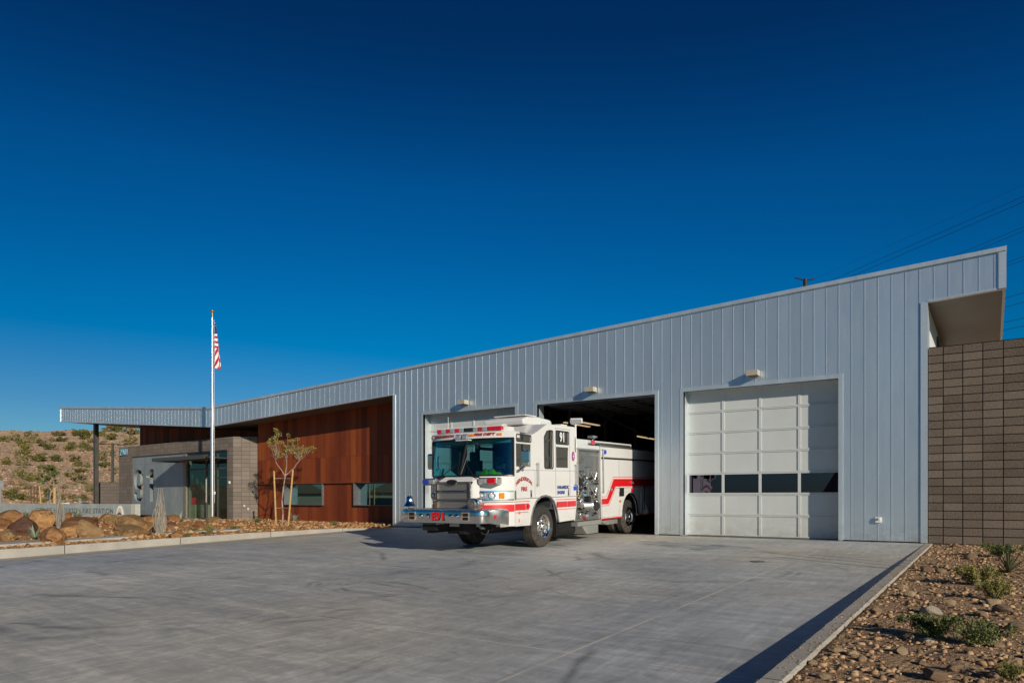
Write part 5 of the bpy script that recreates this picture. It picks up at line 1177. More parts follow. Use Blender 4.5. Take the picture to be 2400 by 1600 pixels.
# (zoom x centre, base y, width, height, material, label)  measured in the photograph, cast onto the ground
BO=[(105,1215,235,140,'boulder','large brown-topped boulder with ochre underside at the far left below the sign wall'),
(190,1345,260,185,'boulder_dark','dark purplish brown boulder left of the spiky agave'),
(60,1390,165,115,'boulder_grey','round ochre boulder lowest at the left edge, in front of the dark one'),
(425,1285,250,190,'boulder','domed orange-brown boulder under the word HENDERSON'),
(535,1420,270,150,'boulder','pale-topped ochre boulder nearest the kerb, right of the agave'),
(660,1200,100,75,'boulder','small rounded brown boulder peeking up right of the left ocotillo'),
(790,1290,350,130,'boulder','long flat golden slab boulder under the words FIRE STATION'),
(890,1375,260,165,'boulder_grey','grey-brown domed boulder in front of the long golden slab'),
(1075,1195,170,75,'boulder','flat brown boulder leaning on the sign wall left of the emblem'),
(1120,1245,140,95,'boulder_grey','pale grey wedge boulder left of the biggest boulder'),
(1285,1300,280,190,'boulder_grey','biggest peaked brown boulder, below the white arch emblem'),
(1300,1350,290,120,'boulder_grey','low rubbly boulder in front of the biggest peaked one'),
(1500,1245,190,100,'boulder','golden boulder left of the right ocotillo, under the numerals'),
(1720,1205,140,72,'boulder','low orange boulder right of the right ocotillo, by the entrance panel'),
(1715,1270,110,70,'boulder_dark','small dark red boulder behind the entrance agave'),
(1975,1275,105,75,'boulder','round reddish boulder standing alone before the entrance slab'),
(1765,1395,150,70,'boulder','low crumbly orange boulder right of the base of the right ocotillo'),
(2140,1225,125,78,'boulder_grey','ochre boulder against the corner of the entrance block wall'),
(2055,1345,60,34,'boulder_grey','small grey stone beside a green tuft, right of the flagpole foot'),
(20,1280,180,120,'boulder','ochre boulder half out of frame at left'),
(690,1340,190,110,'boulder','sandy boulder base between the two front boulders'),
(1500,1325,110,40,'boulder_dark','flat dark stone left of the foot of the right ocotillo'),
(1370,1398,40,28,'boulder','fist-like stone on the path edge left of the right ocotillo'),
(165,1475,70,34,'boulder','brown stone on the kerb edge below the agave'),
(275,1450,45,30,'boulder','tan stone on the path edge right of the agave'),
]
for i,(x,y,w_,h_,mt,lb) in enumerate(BO):
    px,py=Z5(x,y); p,t=hit(px,py-2,ground_z,8,70)
    if p is None: p=Vector(ray(px,py)*30); t=30
    wm=w_*.23596*t/FPX/2; hm=h_*.23596*t/FPX
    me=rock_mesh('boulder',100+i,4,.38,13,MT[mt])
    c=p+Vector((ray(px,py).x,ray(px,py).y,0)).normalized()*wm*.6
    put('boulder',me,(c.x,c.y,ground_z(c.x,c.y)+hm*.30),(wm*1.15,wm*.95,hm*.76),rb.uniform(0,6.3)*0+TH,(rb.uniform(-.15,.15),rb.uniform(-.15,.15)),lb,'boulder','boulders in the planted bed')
# ------------------------------------------------------------------ gravel as merged scatter
def scatter_mesh(name, pts, sizes, mats, seed, sub_=1, kind='stuff', squash=.6):
    rg=np.random.default_rng(seed); variants=[]
    for k in range(8):
        bm=bmesh.new(); bmesh.ops.create_icosphere(bm,subdivisions=sub_,radius=1)
        rr=random.Random(seed*31+k)
        pl=[(Vector((rr.gauss(0,1),rr.gauss(0,1),rr.gauss(0,1))).normalized(),rr.uniform(.45,.8)) for _ in range(7)]
        for v in bm.verts:
            q=v.co*(1+rr.uniform(-.14,.14))
            for n_,d_ in pl:
                e=q.dot(n_)-d_
                if e>0: q-=n_*e
            v.co=q
        variants.append((np.array([v.co[:] for v in bm.verts]),np.array([[v.index for v in f.verts] for f in bm.faces]))); bm.free()
    V=[];F=[];M_=[];b=0
    for i,(p,s) in enumerate(zip(pts,sizes)):
        v,f=variants[i%8]; a=rg.uniform(0,6.28); ca,sa=math.cos(a),math.sin(a)
        sc3=np.array([s*rg.uniform(.8,1.35),s*rg.uniform(.7,1.1),s*rg.uniform(squash*.7,squash*1.3)]); q=v*sc3
        ti=rg.uniform(-.5,.5); ct,st_=math.cos(ti),math.sin(ti); q=np.stack([q[:,0],q[:,1]*ct-q[:,2]*st_,q[:,1]*st_+q[:,2]*ct],1)
        q=np.stack([q[:,0]*ca-q[:,1]*sa,q[:,0]*sa+q[:,1]*ca,q[:,2]],1)+np.array(p); V.append(q); F.append(f+b); M_+= [int(rg.integers(0,len(mats)))]*len(f); b+=len(v)
    V=np.concatenate(V); F=np.concatenate(F)
    me=bpy.data.meshes.new(name); me.vertices.add(len(V)); me.vertices.foreach_set('co',V.ravel()); me.loops.add(F.size); me.loops.foreach_set('vertex_index',F.ravel().astype(np.int32))
    me.polygons.add(len(F)); me.polygons.foreach_set('loop_start',np.arange(0,F.size,3,dtype=np.int32)); me.polygons.foreach_set('material_index',np.array(M_,dtype=np.int32)); me.update(calc_edges=True); me.validate()
    for m_ in mats: me.materials.append(m_)
    o=bpy.data.objects.new(name,me); COL.objects.link(o); return tag(o,kind=kind)
def flat_stone(nm,c,v):
    m_,nt,b=newmat(nm); n_=noise(nt,coord(nt,(20,20,20)),1,4,.7); L(nt,ramp(nt,n_,[(.3,[q*(1-v) for q in c]),(.7,[q*(1+v) for q in c])]),b.inputs['Base Color']); b.inputs['Roughness'].default_value=.9; b.inputs['Specular IOR Level'].default_value=.2; return m_
GS=[flat_stone('gravel_a',(.43,.275,.155),.3),flat_stone('gravel_b',(.32,.195,.11),.3),flat_stone('gravel_c',(.48,.33,.195),.25),flat_stone('gravel_d',(.19,.13,.085),.3),flat_stone('gravel_e',(.40,.25,.135),.3)]
GO=[flat_stone('rubble_a',(.41,.235,.105),.3),flat_stone('rubble_b',(.34,.18,.075),.3),flat_stone('rubble_c',(.41,.275,.15),.25),flat_stone('rubble_d',(.22,.115,.055),.3)]
pts=[];sz=[]; rg=np.random.default_rng(2)
while len(pts)<56000:      # right bed, denser close to the camera, in view wedge
    y=4.2+(D-4.25)*rg.random()**1.25; x=-1.20+rg.random()*(.9+ (y*.80+.9 if y<20 else 8))*1.02
    if x> (y*.70+1.2)-1.0+1.2: continue
    s=.006+.036*rg.random()**6.5
    s*= .8+.4*(y/12)
    # clumps of bare soil
    if mnoise.noise((x*1.3,y*1.3,9))<-.22 and rg.random()<.6: continue
    pts.append((x,y,ground_z(x,y)+s*.15)); sz.append(s)
for k_ in range(900):
    y=4.3+15.8*rg.random(); x=-1.235-.16*rg.random()**3; s=.004+.008*rg.random()**2; pts.append((x,y,curbR_z(y)+.006+s*.3)); sz.append(s)
tag(scatter_mesh('gravel',pts,sz,GS,3),kind='stuff')
pts=[];sz=[]
while len(pts)<5200:      # rubble in the planted bed on the left
    x=-19.45-rg.random()**1.6*26; y=3+rg.random()*17.5
    if x<-30.9 and y>20: continue
    if -21.6<x<-20.3 and y<10.5 and rg.random()<.85: continue
    if -35.8<x<-31 and 18<y: continue
    s=.02+.11*rg.random()**4.5
    pts.append((x,y,ground_z(x,y)+s*.2)); sz.append(s)
for k in range(1500):       # rubble band at the foot of the weathered wall
    x=-30+rg.random()*10.3; y=21.55-rg.random()**1.3*2.2
    if x>-19.9 and y<20.3: continue
    s=.03+.07*rg.random()**1.8; pts.append((x,y,ground_z(x,y)+s*.35+.03)); sz.append(s)
tag(scatter_mesh('rubble',pts,sz,GO,5),kind='stuff')
pts=[];sz=[]
while len(pts)<9000:
    px=rg.random()*560-60; py=1000+rg.random()*190
    p,t=hit(px,py,hill_h,60,190,1.5)
    if p is None: continue
    s=.05+.22*rg.random()**3.5; pts.append((p.x,p.y,hill_h(p.x,p.y)+s*.1)); sz.append(s)
HS=[flat_stone('hill_stone_a',(.46,.28,.18),.25),flat_stone('hill_stone_b',(.30,.17,.10),.25),flat_stone('hill_stone_c',(.42,.30,.21),.2),flat_stone('hill_stone_d',(.15,.09,.06),.25)]
tag(scatter_mesh('hill_stones',pts,sz,HS,8,1),kind='stuff')
# countable stones in the right bed  (full-photo pixels: x, base y, width px, kind)
SR=[(2183,1443,46,'stone_pale','pale angular boulder-like stone, brightest in the right bed'),(1960,1530,34,'stone','squarish tan stone left of centre in the right bed'),(2110,1533,36,'stone','blocky tan stone below the wide green bush'),
(2190,1598,60,'stone_dark','smooth brown rounded stone cut by the bottom edge'),(2112,1380,30,'stone','tan stone in the upper left of the right bed'),(2130,1399,28,'stone','tan stone touching the one just above it'),
(2050,1438,28,'stone','rounded tan stone near the kerb, middle of the bed'),(2130,1500,26,'stone','grey-tan stone at the left end of the wide green bush'),(2176,1508,24,'stone_pale','pale stone under the left part of the wide green bush'),
(1998,1538,28,'stone','tan stone with flat top left of the blocky one'),(2020,1552,26,'stone','small tan stone beside the flat-topped one'),(2224,1418,26,'stone','tan stone right of the pale boulder'),(2272,1360,30,'stone_dark','dark reddish stone beside the yellow-green tuft'),
(2330,1418,36,'stone','tan stone below the lower yellow-green tuft'),(2350,1436,40,'stone_dark','flat brown stone with long shadow at the right'),(2385,1478,44,'stone_dark','large brown stone at the right edge'),(2300,1448,30,'stone_dark','dark low stone right of the pale boulder'),
(2276,1310,30,'stone','tan stone near the top of the right bed'),(2330,1590,34,'stone','pale tan stone near the bottom right corner'),(2240,1575,40,'stone','broad tan stone near the bottom of the bed'),(2380,1560,36,'stone','tan stone low at the right edge'),
(2205,1345,26,'stone','tan stone left of the yellow-green tufts'),(2170,1340,30,'stone_dark','dark stone near the kerb top'),(2290,1372,22,'stone_pale','pale stone between the tufts'),(1905,1560,26,'stone','tan stone hugging the kerb, low in the frame'),(1930,1592,30,'stone','tan stone nearest the kerb at the bottom edge'),
(2240,1283,22,'stone_dark','dark stone in front of the brightest green clump'),(2060,1470,24,'stone_dark','brown stone in the middle of the bed left of the wide bush'),(2160,1560,24,'stone','tan stone under the wide bush'),(2340,1520,28,'stone','tan stone right of the wide bush')]
for i,(px,py,wp,mt,lb) in enumerate(SR):
    p,t=hit(px,py-1,ground_z,3,30,.03); r=wp*t/FPX/2
    me=rock_mesh('stone',300+i,3,.30,8,MT[mt]); put('stone',me,(p.x,p.y+r*.5,p.z+r*.28),(r*1.1,r*.95,r*.66),rb.uniform(0,6.28),(0,0),lb,'stone','loose stones in the right bed')
# ------------------------------------------------------------------ foliage builders
def leaf_cloud(name, clumps, n, size, mat, seed, up=.3, aspect=2.2, bias=1.0):
    """clumps: (x,y,z,rx,ry,rz,weight)"""
    rg=np.random.default_rng(seed); cl=np.array(clumps,float); wts=cl[:,6]/cl[:,6].sum(); idx=rg.choice(len(cl),n,p=wts)
    d=rg.normal(size=(n,3)); d/=np.linalg.norm(d,axis=1)[:,None]; r=rg.random(n)**(1/2.2)
    c=cl[idx,:3]+d*r[:,None]*cl[idx,3:6]
    a=rg.normal(size=(n,3)); a[:,2]+=up; a/=np.linalg.norm(a,axis=1)[:,None]
    b=np.cross(a,rg.normal(size=(n,3))); b/=np.linalg.norm(b,axis=1)[:,None]
    s=size*(.6+.8*rg.random(n))[:,None]
    V=np.stack([c-a*s*aspect/2,c+b*s/2,c+a*s*aspect/2,c-b*s/2],1).reshape(-1,3)
    F=np.arange(4*n).reshape(n,4)
    me=bpy.data.meshes.new(name); me.from_pydata(V.tolist(),[],F.tolist()); me.materials.append(mat); me.update(); return me
def stems_mesh(name, lines, mat, n=5):
    m=MB()
    for pts_,r in lines: m.path(pts_,r,n)
    me=bpy.data.meshes.new(name); me.from_pydata(m.v,[],m.f); me.materials.append(mat); me.update(); return me
def shrub_pair(seed, leafm, n, size, h=1.0, spread=.6, stems=14):
    rr=random.Random(seed); lines=[];cl=[]
    for k in range(stems):
        a=rr.uniform(0,6.28); sp=rr.uniform(.2,1)*spread; hh=h*rr.uniform(.6,1.0)*(1-.25*sp/spread)
        p1=(math.cos(a)*sp*.45,math.sin(a)*sp*.45,hh*.5); p2=(math.cos(a)*sp,math.sin(a)*sp,hh)
        lines.append(([(0,0,0),p1,p2],[.012,.008,.003])); 
        cl.append((p2[0]*.95,p2[1]*.95,hh*.86,.17*h,.17*h,.15*h,1.2)); cl.append((p1[0]*1.2,p1[1]*1.2,hh*.62,.16*h,.16*h,.15*h,.9)); cl.append((p1[0]*.8,p1[1]*.8,hh*.35,.16*h,.16*h,.12*h,.5))
    return leaf_cloud('foliage',cl,n,size,leafm,seed,.6,2.0), stems_mesh('stems',lines,MT['twig'],4)
def shrub(name, pair, loc, s, rot, label, cat, group):
    r=empty(name,loc,(0,0,rot),label,cat,group); r.scale=(s[0],s[0],s[1])
    for nm,me in zip(('foliage','stems'),pair):
        o=bpy.data.objects.new(nm,me); COL.objects.link(o); o.parent=r
    return r
CP=[shrub_pair(40+k,MT['creosote'] if k%3 else MT['creosote_dry'],1100,.075,1.0,.62) for k in range(6)]
# creosote bushes on the hill  (crop pixels: x, base y, w, h; crop (0,980) scale .12755)
HB=[(60,440,180,110),(310,420,200,110),(470,350,120,80),(610,460,190,120),(400,520,170,110),(470,600,190,120),(420,700,200,110),(440,880,210,170),(90,860,170,100),(700,800,280,130),(1040,800,200,120),(1360,800,240,110),(1440,890,150,100),(1600,910,110,70),
(480,1110,260,120),(590,1160,180,120),(310,1080,130,130),(170,1470,240,150),(330,1510,210,130),(540,1520,200,90),(900,1500,230,220),(1300,1480,170,100),(1650,1350,140,90),(1510,1510,180,110),(1370,1170,280,140),(1280,1100,150,80),
(780,520,200,110),(900,580,180,110),(950,440,130,80),(1130,430,190,80),(1070,330,210,80),(1380,330,160,100),(1570,400,250,170),(1330,540,190,90),(1280,590,200,100),(1540,560,150,120),(1650,610,120,80),(1640,460,140,80),(760,910,90,60),(900,1000,190,120),(1040,1030,80,80),(730,1090,120,90),(930,1070,140,90),(1130,1510,130,110),(1480,1000,180,70),(520,300,90,50),(640,340,110,50),(200,300,0,0)]
HB2=[(1290,340,120,70),(1180,310,130,60),(1090,310,110,50),(1095,390,120,60),(1300,440,110,80),(1000,350,70,50),(1030,595,110,80),(1120,550,60,60),(1010,660,100,50),(1060,640,70,40),(1120,700,70,40),(900,900,80,50),(1150,300,70,40),(1350,330,60,50)]
AB=[(x*.12755,980+y*.12755,w_*.12755,h_*.12755) for x,y,w_,h_ in HB if w_]+[(*Z5(x,y),w_*.236,h_*.236) for x,y,w_,h_ in HB2]
ORD='first second third fourth fifth sixth seventh eighth ninth tenth eleventh twelfth thirteenth fourteenth fifteenth sixteenth seventeenth eighteenth nineteenth twentieth'.split()
rows=[(0,1031,'along the hill crest'),(1031,1062,'in the upper row on the hill'),(1062,1096,'in the row halfway up the hill'),(1096,1135,'in the lower row on the hill'),(1135,1300,'along the foot of the hill')]
k=0
for y0,y1,rn in rows:
    for i_,(px,py,w_,h_) in enumerate(sorted(q for q in AB if y0<=q[1]<y1)):
        p,t=hit(px,py,hill_h,56,190,.5)
        for dy_ in (3,6,9):
            if p is None: p,t=hit(px,py+dy_,hill_h,56,190,.5)
        if p is None: continue
        size='wide' if w_>=25 else ('medium-sized' if w_>=17 else 'small'); col='dry tan-green' if k%3==0 else 'olive green'
        shrub('creosote_bush',CP[k%6],(p.x,p.y,p.z-.1),(w_*t/FPX*.95,h_*t/FPX*1.45),k*1.3,f'{size} {col} bush, {ORD[i_]} from the left {rn}','shrub','desert bushes on the hill'); k+=1
# small filler tufts scattered on the slope beyond counting
fr_=np.random.default_rng(21); V=[];n_=0; cl=[]
while len(cl)<260:
    px=fr_.random()*560-90; py=1000+fr_.random()*185; p,t=hit(px,py,hill_h,58,185,1.2)
    if p is None: continue
    s=.12+.22*fr_.random(); cl.append((p.x,p.y,p.z+s*.6,s*1.3,s*1.3,s*.8,s*s))
me=leaf_cloud('brush',cl,17000,.07,MT['creosote_dry'],77,.6,2.4); tag(put('dry_grass',me,(0,0,0),(1,1,1)),kind='stuff')
for (x,y,w_,h_) in [(290,1045,70,90),(215,1190,80,50),(1470,0,0,0),(435,1330,70,30),(1870,480,60,80)]:
    if not w_: continue
    px,py=x*.12755,980+y*.12755; p,t=hit(px,py,hill_h,56,190,.5)
    if p is None: continue
    put('hill_boulder',rock_mesh('hill_boulder',500+x,3,.3,6,MT['boulder_dark']),(p.x,p.y,p.z+.1),(w_*.12755*t/FPX/2,w_*.12755*t/FPX/2,h_*.12755*t/FPX*.6),0,(0,0),{290:'dark rounded boulder beside a bush on the left of the hill',215:'flat dark rock low on the left of the hill',435:'small dark rock near the foot of the hill',1870:'dark boulder on the upper slope right of the steel column'}[x],'boulder','dark rocks on the hill')
# ------------------------------------------------------------------ agaves / rosettes
def rosette(name, n, l, w_, mat, seed, label, cat, loc, group=None, up=.9):
    rr=random.Random(seed); m=MB()
    for k in range(n):
        a=rr.uniform(0,6.28); el=R(rr.uniform(15,80))*up; ll_=l*rr.uniform(.7,1.05); d=Vector((math.cos(a)*math.cos(el),math.sin(a)*math.cos(el),math.sin(el))); sd_=Vector((-math.sin(a),math.cos(a),0)); 
        p0=d*.02; p1=d*ll_*.5+Vector((0,0,.02)); p2=d*ll_+Vector((0,0,-ll_*.06)); ww=w_
        m.add([p0-sd_*ww*.5,p0+sd_*ww*.5,p1+sd_*ww*.42,p2,p1-sd_*ww*.42,(p0+p1)/2-Vector((0,0,ww*.25))],[(0,1,2,4),(4,2,3),(0,5,1)])
    o=m.build(name,[mat],loc=loc); return tag(o,label,cat,group)
for (x,y,l,mt,sd_,lb,fr) in [(345,1375,.50,'agave',1,'spiky grey-green agave in front of the dark boulder at the left','z'),(530,1215,.55,'agave',2,'slender pale agave right of the domed boulder','z'),(255,1165,.40,'agave_dark',3,'grassy green tuft between the two top left boulders','z'),
     (770,1160,.55,'agave',4,'pale upright blades before the engraved word FIRE','z'),(1535,1280,.42,'agave',5,'small blue-green agave left of the right ocotillo','z'),(1790,1190,.50,'agave',6,'thin pale rosette at the foot of the grey panel by the door','z'),(5,1260,.45,'agave',7,'green blades cut by the left edge of the frame','z')]:
    px,py=Z5(x,y); p,t=hit(px,py,ground_z,8,60); rosette('agave',34,l*1.0,.05,MT[mt],sd_,lb,'agave',(p.x,p.y,p.z),'spiky plants in the left bed')
for (px,py,l,mt,lb) in [(690,1224,.55,'agave','pale grey-green agave at the foot of the right stake'),]:
    p,t=hit(px,py,ground_z,8,60); rosette('agave',44,l,.045,MT[mt],17,lb,'agave',(p.x,p.y,p.z),'spiky plants in the left bed')
p,t=hit(2363,1344,ground_z,3,40,.05); rosette('yucca',60,.52,.022,MT['agave_dark'],9,'dark narrow-leaved yucca near the block wall in the right bed','yucca',(p.x,p.y,p.z),None,1.05)
# small green plants left bed
gp=[shrub_pair(70+k_,MT['green'] if k_<2 else MT['olive'],900,.030,.5,.42,14) for k_ in range(3)]
for j,(x,y,w_,h_,v_,lb) in enumerate([(1915,1305,120,45,0,'low green plant in front of the round reddish boulder'),(1855,1370,110,50,1,'grey-green mounded plant near the kerb, left of the yellowish one'),(2085,1325,160,110,2,'pale yellowish feathery plant below the flagpole'),(2240,1285,0,0,0,'')]):
    if not w_: continue
    px,py=Z5(x,y); p,t=hit(px,py,ground_z,8,60); shrub('small_plant',gp[v_],p,(w_*.236*t/FPX*1.1,h_*.236*t/FPX*2.0),j,lb,'plant','small green plants in the left bed')
for j,(px,py,w_,h_,v_,lb) in enumerate([(547,1243,26,13,0,'small green tuft right of the flagpole, near the kerb'),(602,1228,24,15,0,'green tuft by the corner of the entrance block wall'),(608,1244,18,8,1,'tiny green tuft on the kerb side below the staked tree'),(784,1234,24,15,0,'green tuft under the right window')]):
    p,t=hit(px,py,ground_z,8,60); shrub('small_plant',gp[v_],p,(w_*t/FPX*1.1,h_*t/FPX*2.0),j,lb,'plant','small green plants in the left bed')
# right bed shrubs
gr_=[shrub_pair(80,MT['green'],5200,.020,.5,.5,26),shrub_pair(81,MT['olive'],3600,.018,.5,.45,26),shrub_pair(82,MT['green'],3000,.018,.5,.45,22)]
for j,(px,py,w_,h_,v_,lb) in enumerate([(2342,1304,72,24,0,'bright green low bush nearest the block wall'),(2290,1372,84,42,1,'brownish green loose bush left of the yucca'),(2330,1408,70,44,1,'yellow-green bush right of and below the brownish one'),
      (2185,1500,110,46,0,'left half of the wide dark green bush in the middle of the bed'),(2290,1515,130,50,2,'sparse right half of the wide green bush with bare stems'),(2370,1600,60,40,1,'yellowish tuft at the bottom right corner')]):
    p,t=hit(px,py,ground_z,3,40,.04); shrub('low_bush',gr_[v_],(p.x,p.y+.1,p.z-.02),(w_*t/FPX*1.30,h_*t/FPX*3.1),j*1.1,lb,'bush','green bushes in the right bed')
# ------------------------------------------------------------------ ocotillo (bundles of pale thorny canes)
def ocotillo(loc,h,r,seed,label):
    rr=random.Random(seed); O=empty('ocotillo',loc,(0,0,0),label,'ocotillo','bare ocotillos in the left bed'); 
    for k_ in range(30):
        a=rr.uniform(0,6.28); q=rr.uniform(.2,1)*r; hh=h*rr.uniform(.62,.86) if k_>3 else h
        pts_=[]
        for i in range(9):
            f=i/8; w_=(.55+.75*math.sin(min(1,f*1.15)*math.pi*.93))*q*(1 if f<.6 else 1.0-.9*(f-.6)/.4*(.8 if k_>3 else .2)); pts_.append((math.cos(a+f*.8)*w_+rr.uniform(-.01,.01),math.sin(a+f*.8)*w_,hh*f))
        m=MB(); m.path(pts_,[.018-.0015*i for i in range(9)],5)
        for i in range(1,8):
            for j in range(3):
                c=Vector(pts_[i])+Vector((rr.uniform(-.01,.01),rr.uniform(-.01,.01),rr.uniform(-.06,.06))); m.tube(c,c+Vector((rr.uniform(-.05,.05),rr.uniform(-.05,.05),.03)),.004,.001,3)
        me=bpy.data.meshes.new('cane'); me.from_pydata(m.v,[],m.f); me.materials.append(MT['ocotillo']); o=bpy.data.objects.new('cane',me); COL.objects.link(o); o.parent=O
p,t=hit(375,1253,ground_z,8,60); ocotillo(p,(1253-1143)*t/FPX,.17,3,'pale bundled ocotillo in front of the grey 91 panel')
p,t=hit(139,1242,ground_z,8,60); ocotillo(p,(1242-1144)*t/FPX*1.0,.13,4,'grey bundled ocotillo in front of the engraved sign wall')
# ------------------------------------------------------------------ staked young trees
def branch(m,a,b,r0,r1,sag=.0,seed=0,n=5):
    rr=random.Random(seed); a=Vector(a);b=Vector(b); pts_=[]
    for i in range(n+1):
        f=i/n; p=a.lerp(b,f); p+=Vector((rr.uniform(-1,1),rr.uniform(-1,1),rr.uniform(-.5,.5)))*.03*(0 if i in(0,n) else 1)*(b-a).length; p.z-=sag*math.sin(f*math.pi); pts_.append(p)
    m.path(pts_,[r0+(r1-r0)*i/n for i in range(n+1)],6); return pts_
def young_tree(loc, axis, clumps, label, s=1.0, leaves=58, leafm='olive', fork=2.15, trunkr=.04, lsz=.030):
    r=empty('young_tree',loc,(0,0,0),label,'tree'); ax=Vector((axis[0],axis[1],0)); dp=Vector((-axis[1],axis[0],0))
    m=MB(); f0=ax*.12+Vector((0,0,fork)); m.path([(0,0,0),ax*.02+Vector((0,0,.5)),ax*-.02+Vector((0,0,1.1)),ax*.05+Vector((0,0,1.7)),f0],[trunkr,trunkr*.85,trunkr*.75,trunkr*.7,trunkr*.62],8)
    me=bpy.data.meshes.new('trunk'); me.from_pydata(m.v,[],m.f); me.materials.append(MT['bark']); me.polygons.foreach_set('use_smooth',[True]*len(me.polygons)); o=bpy.data.objects.new('trunk',me); COL.objects.link(o); o.parent=r
    rr=random.Random(4); m=MB()
    j1=f0+ax*-.42+Vector((0,0,.62)); j2=f0+ax*.62+Vector((0,0,.66)); j3=f0+ax*.02+dp*.15+Vector((0,0,.55))
    for j,q in ((j1,1),(j2,2),(j3,3)): branch(m,f0,j,trunkr*.55,trunkr*.33,.05*(1 if q==2 else 0),q,5)
    cl=[]
    for i,(cx,cz) in enumerate(clumps):
        c=ax*cx+dp*rr.uniform(-.45,.45)+Vector((0,0,cz)); js=min((j1,j2,j3),key=lambda j:(j-c).length+(0 if j.z<c.z else .5)); 
        pp=branch(m,js,c,trunkr*.24,.004,.03,20+i,5)
        for k_ in range(3): q=pp[3]+Vector((rr.uniform(-.2,.2),rr.uniform(-.2,.2),rr.uniform(0,.25))); branch(m,pp[2],q,.005,.002,0,60+i*3+k_,3); cl.append((q.x,q.y,q.z,.09,.09,.07,.32))
        cl.append((c.x,c.y,c.z,.13,.13,.08,1.3)); cl.append((c.x+rr.uniform(-.12,.12),c.y,c.z-.07,.11,.11,.07,.7))
    me=bpy.data.meshes.new('limbs'); me.from_pydata(m.v,[],m.f); me.materials.append(MT['bark']); o=bpy.data.objects.new('limbs',me); COL.objects.link(o); o.parent=r
    me=leaf_cloud('crown',cl,leaves*len(clumps),lsz,MT[leafm],8,-.5,2.6); o=bpy.data.objects.new('crown',me); COL.objects.link(o); o.parent=r
    r.scale=(s,s,s); return r
tb=Vector((-25.48,19.66,0)); tb.z=ground_z(tb.x,tb.y)
axr=(math.cos(TH),math.sin(TH)); tt=30.6
def cz(x,y): # crop (580,980) scale .17216
    px,py=580+x*.17216,980+y*.17216; return ((px-662.3)/FPX*tt, CH+(YHZ-py)/FPX*tt)
cl=[cz(*q) for q in [(410,140),(450,190),(520,190),(370,190),(395,255),(330,285),(430,300),(520,345),(490,310),(610,310),(640,290),(690,265),(700,385),(740,400),(860,370),(925,385),(890,410),(440,480),(400,440),(580,410),(620,430),(660,440),(720,470),(600,340),(470,420),(545,380)]]
young_tree(tb,axr,cl,'thin young tree with sparse yellow-green leaves, staked before the rusty wall')
def stake(p0,p1,r,label):
    m=MB(); m.tube(p0,p1,r,r*.94,10); o=m.build('tree_stake',[MT['stake']],auto=40); return tag(o,label,'stake','peeled timber tree stakes')
def at(px,py,t): d=ray(px,py); return Vector((0,0,CH))+d*t
s0=at(647.5,1234,30.3); s1=at(642,1103,30.3); s0.z=ground_z(s0.x,s0.y)-.2; stake(s0,s1,.040,'left peeled timber stake of the young tree by the rusty wall')
q0=at(674.5,1236,30.2); q1=at(686.5,1100.5,30.2); q0.z=ground_z(q0.x,q0.y)-.2; stake(q0,q1,.042,'right peeled timber stake, leaning outwards, of the tree by the rusty wall')
for z,lb in ((1.98,'upper'),(.70,'lower')):
    f=(z-s0.z)/(s1.z-s0.z); g_=(z-q0.z)/(q1.z-q0.z); a=s0.lerp(s1,f); b=q0.lerp(q1,g_); c=tb+Vector((0,0,z-tb.z)); m=MB(); m.path([a,c+Vector((0,-.05,0)),b],.012,6); tag(m.build('tree_tie',[MT['grey_paint']]),f'{lb} tie strap between the two stakes by the rusty wall','tie','tree ties')
t2=Vector((1.75,13.2,0)); t2.z=ground_z(t2.x,t2.y)
young_tree(t2,(.45,.9),[(x*.9,z_) for x,z_ in [(-.7,2.9),(-.4,3.3),(0,3.7),(.3,3.5),(.6,3.1),(.8,2.8),(-.1,3.0),(.2,2.9),(-.5,3.6)]],'young staked tree in the right bed, just outside the frame',1.0,80,'olive',2.2,.035)
for sx_,nm_ in ((-.42,'near'),(.42,'far')): stake(t2+Vector((.45*sx_,.9*sx_,-.2)),t2+Vector((.45*sx_*1.15,.9*sx_*1.15,2.0)),.032,nm_+' stake of the tree just outside the frame on the right')
# distant young tree behind the sign wall, with its stakes, posts and small site things
def far(px,pyt,pyb,t): a=at(px,pyb,t); b=at(px,pyt,t); return a,b
a,b=far(128,1142,1195,50); a.z=-.1
stake(a,b,.11,'pale timber stake behind the sign wall, thickest of the far ones')
a=at(98,1195,50);a.z=-.1; b=at(92.3,1138,50); stake(a,b,.05,'orange-brown leaning timber stake behind the sign wall')
tb2=at(118,1190,52); tb2.z=-.05
def cz2(x,y): px,py=x*.12755,980+y*.12755; return ((px-118)/FPX*52,CH+(YHZ-py)/FPX*52)
cl=[cz2(*q) for q in [(760,880),(870,890),(930,920),(960,940),(1000,870),(1045,960),(1040,1000),(720,1040),(770,1120),(930,1050),(960,1060),(870,1100),(820,1160),(980,1160)]]
young_tree(tb2,axr,cl,'far young tree with dark green leaves in front of the hill',1.0,70,'green',1.6,.05,.075)
for i,(x,y0) in enumerate([(573,1255),(627,1262),(682,1255)]):
    px=x*.12755; a=at(px,1195,60); b=at(px,980+y0*.12755,60); a.z=-.2; m=MB(); m.tube(a,b,.05,n=8); m.ball(b,.08,8); tag(m.build('steel_post',[simple('rust_post',(.12,.05,.03),.7)]),['leftmost','middle','rightmost'][i]+' of the three rusty posts at the foot of the hill','post','rusty posts at the foot of the hill')
a=at(112.5,1195,55); b=at(112.5,1150,55); a.z=-.2; m=MB(); m.tube(a,b,.035,n=6); tag(m.build('marker_post',[MT['grey_paint']]),'thin grey-green marker post between the two far stakes','post')
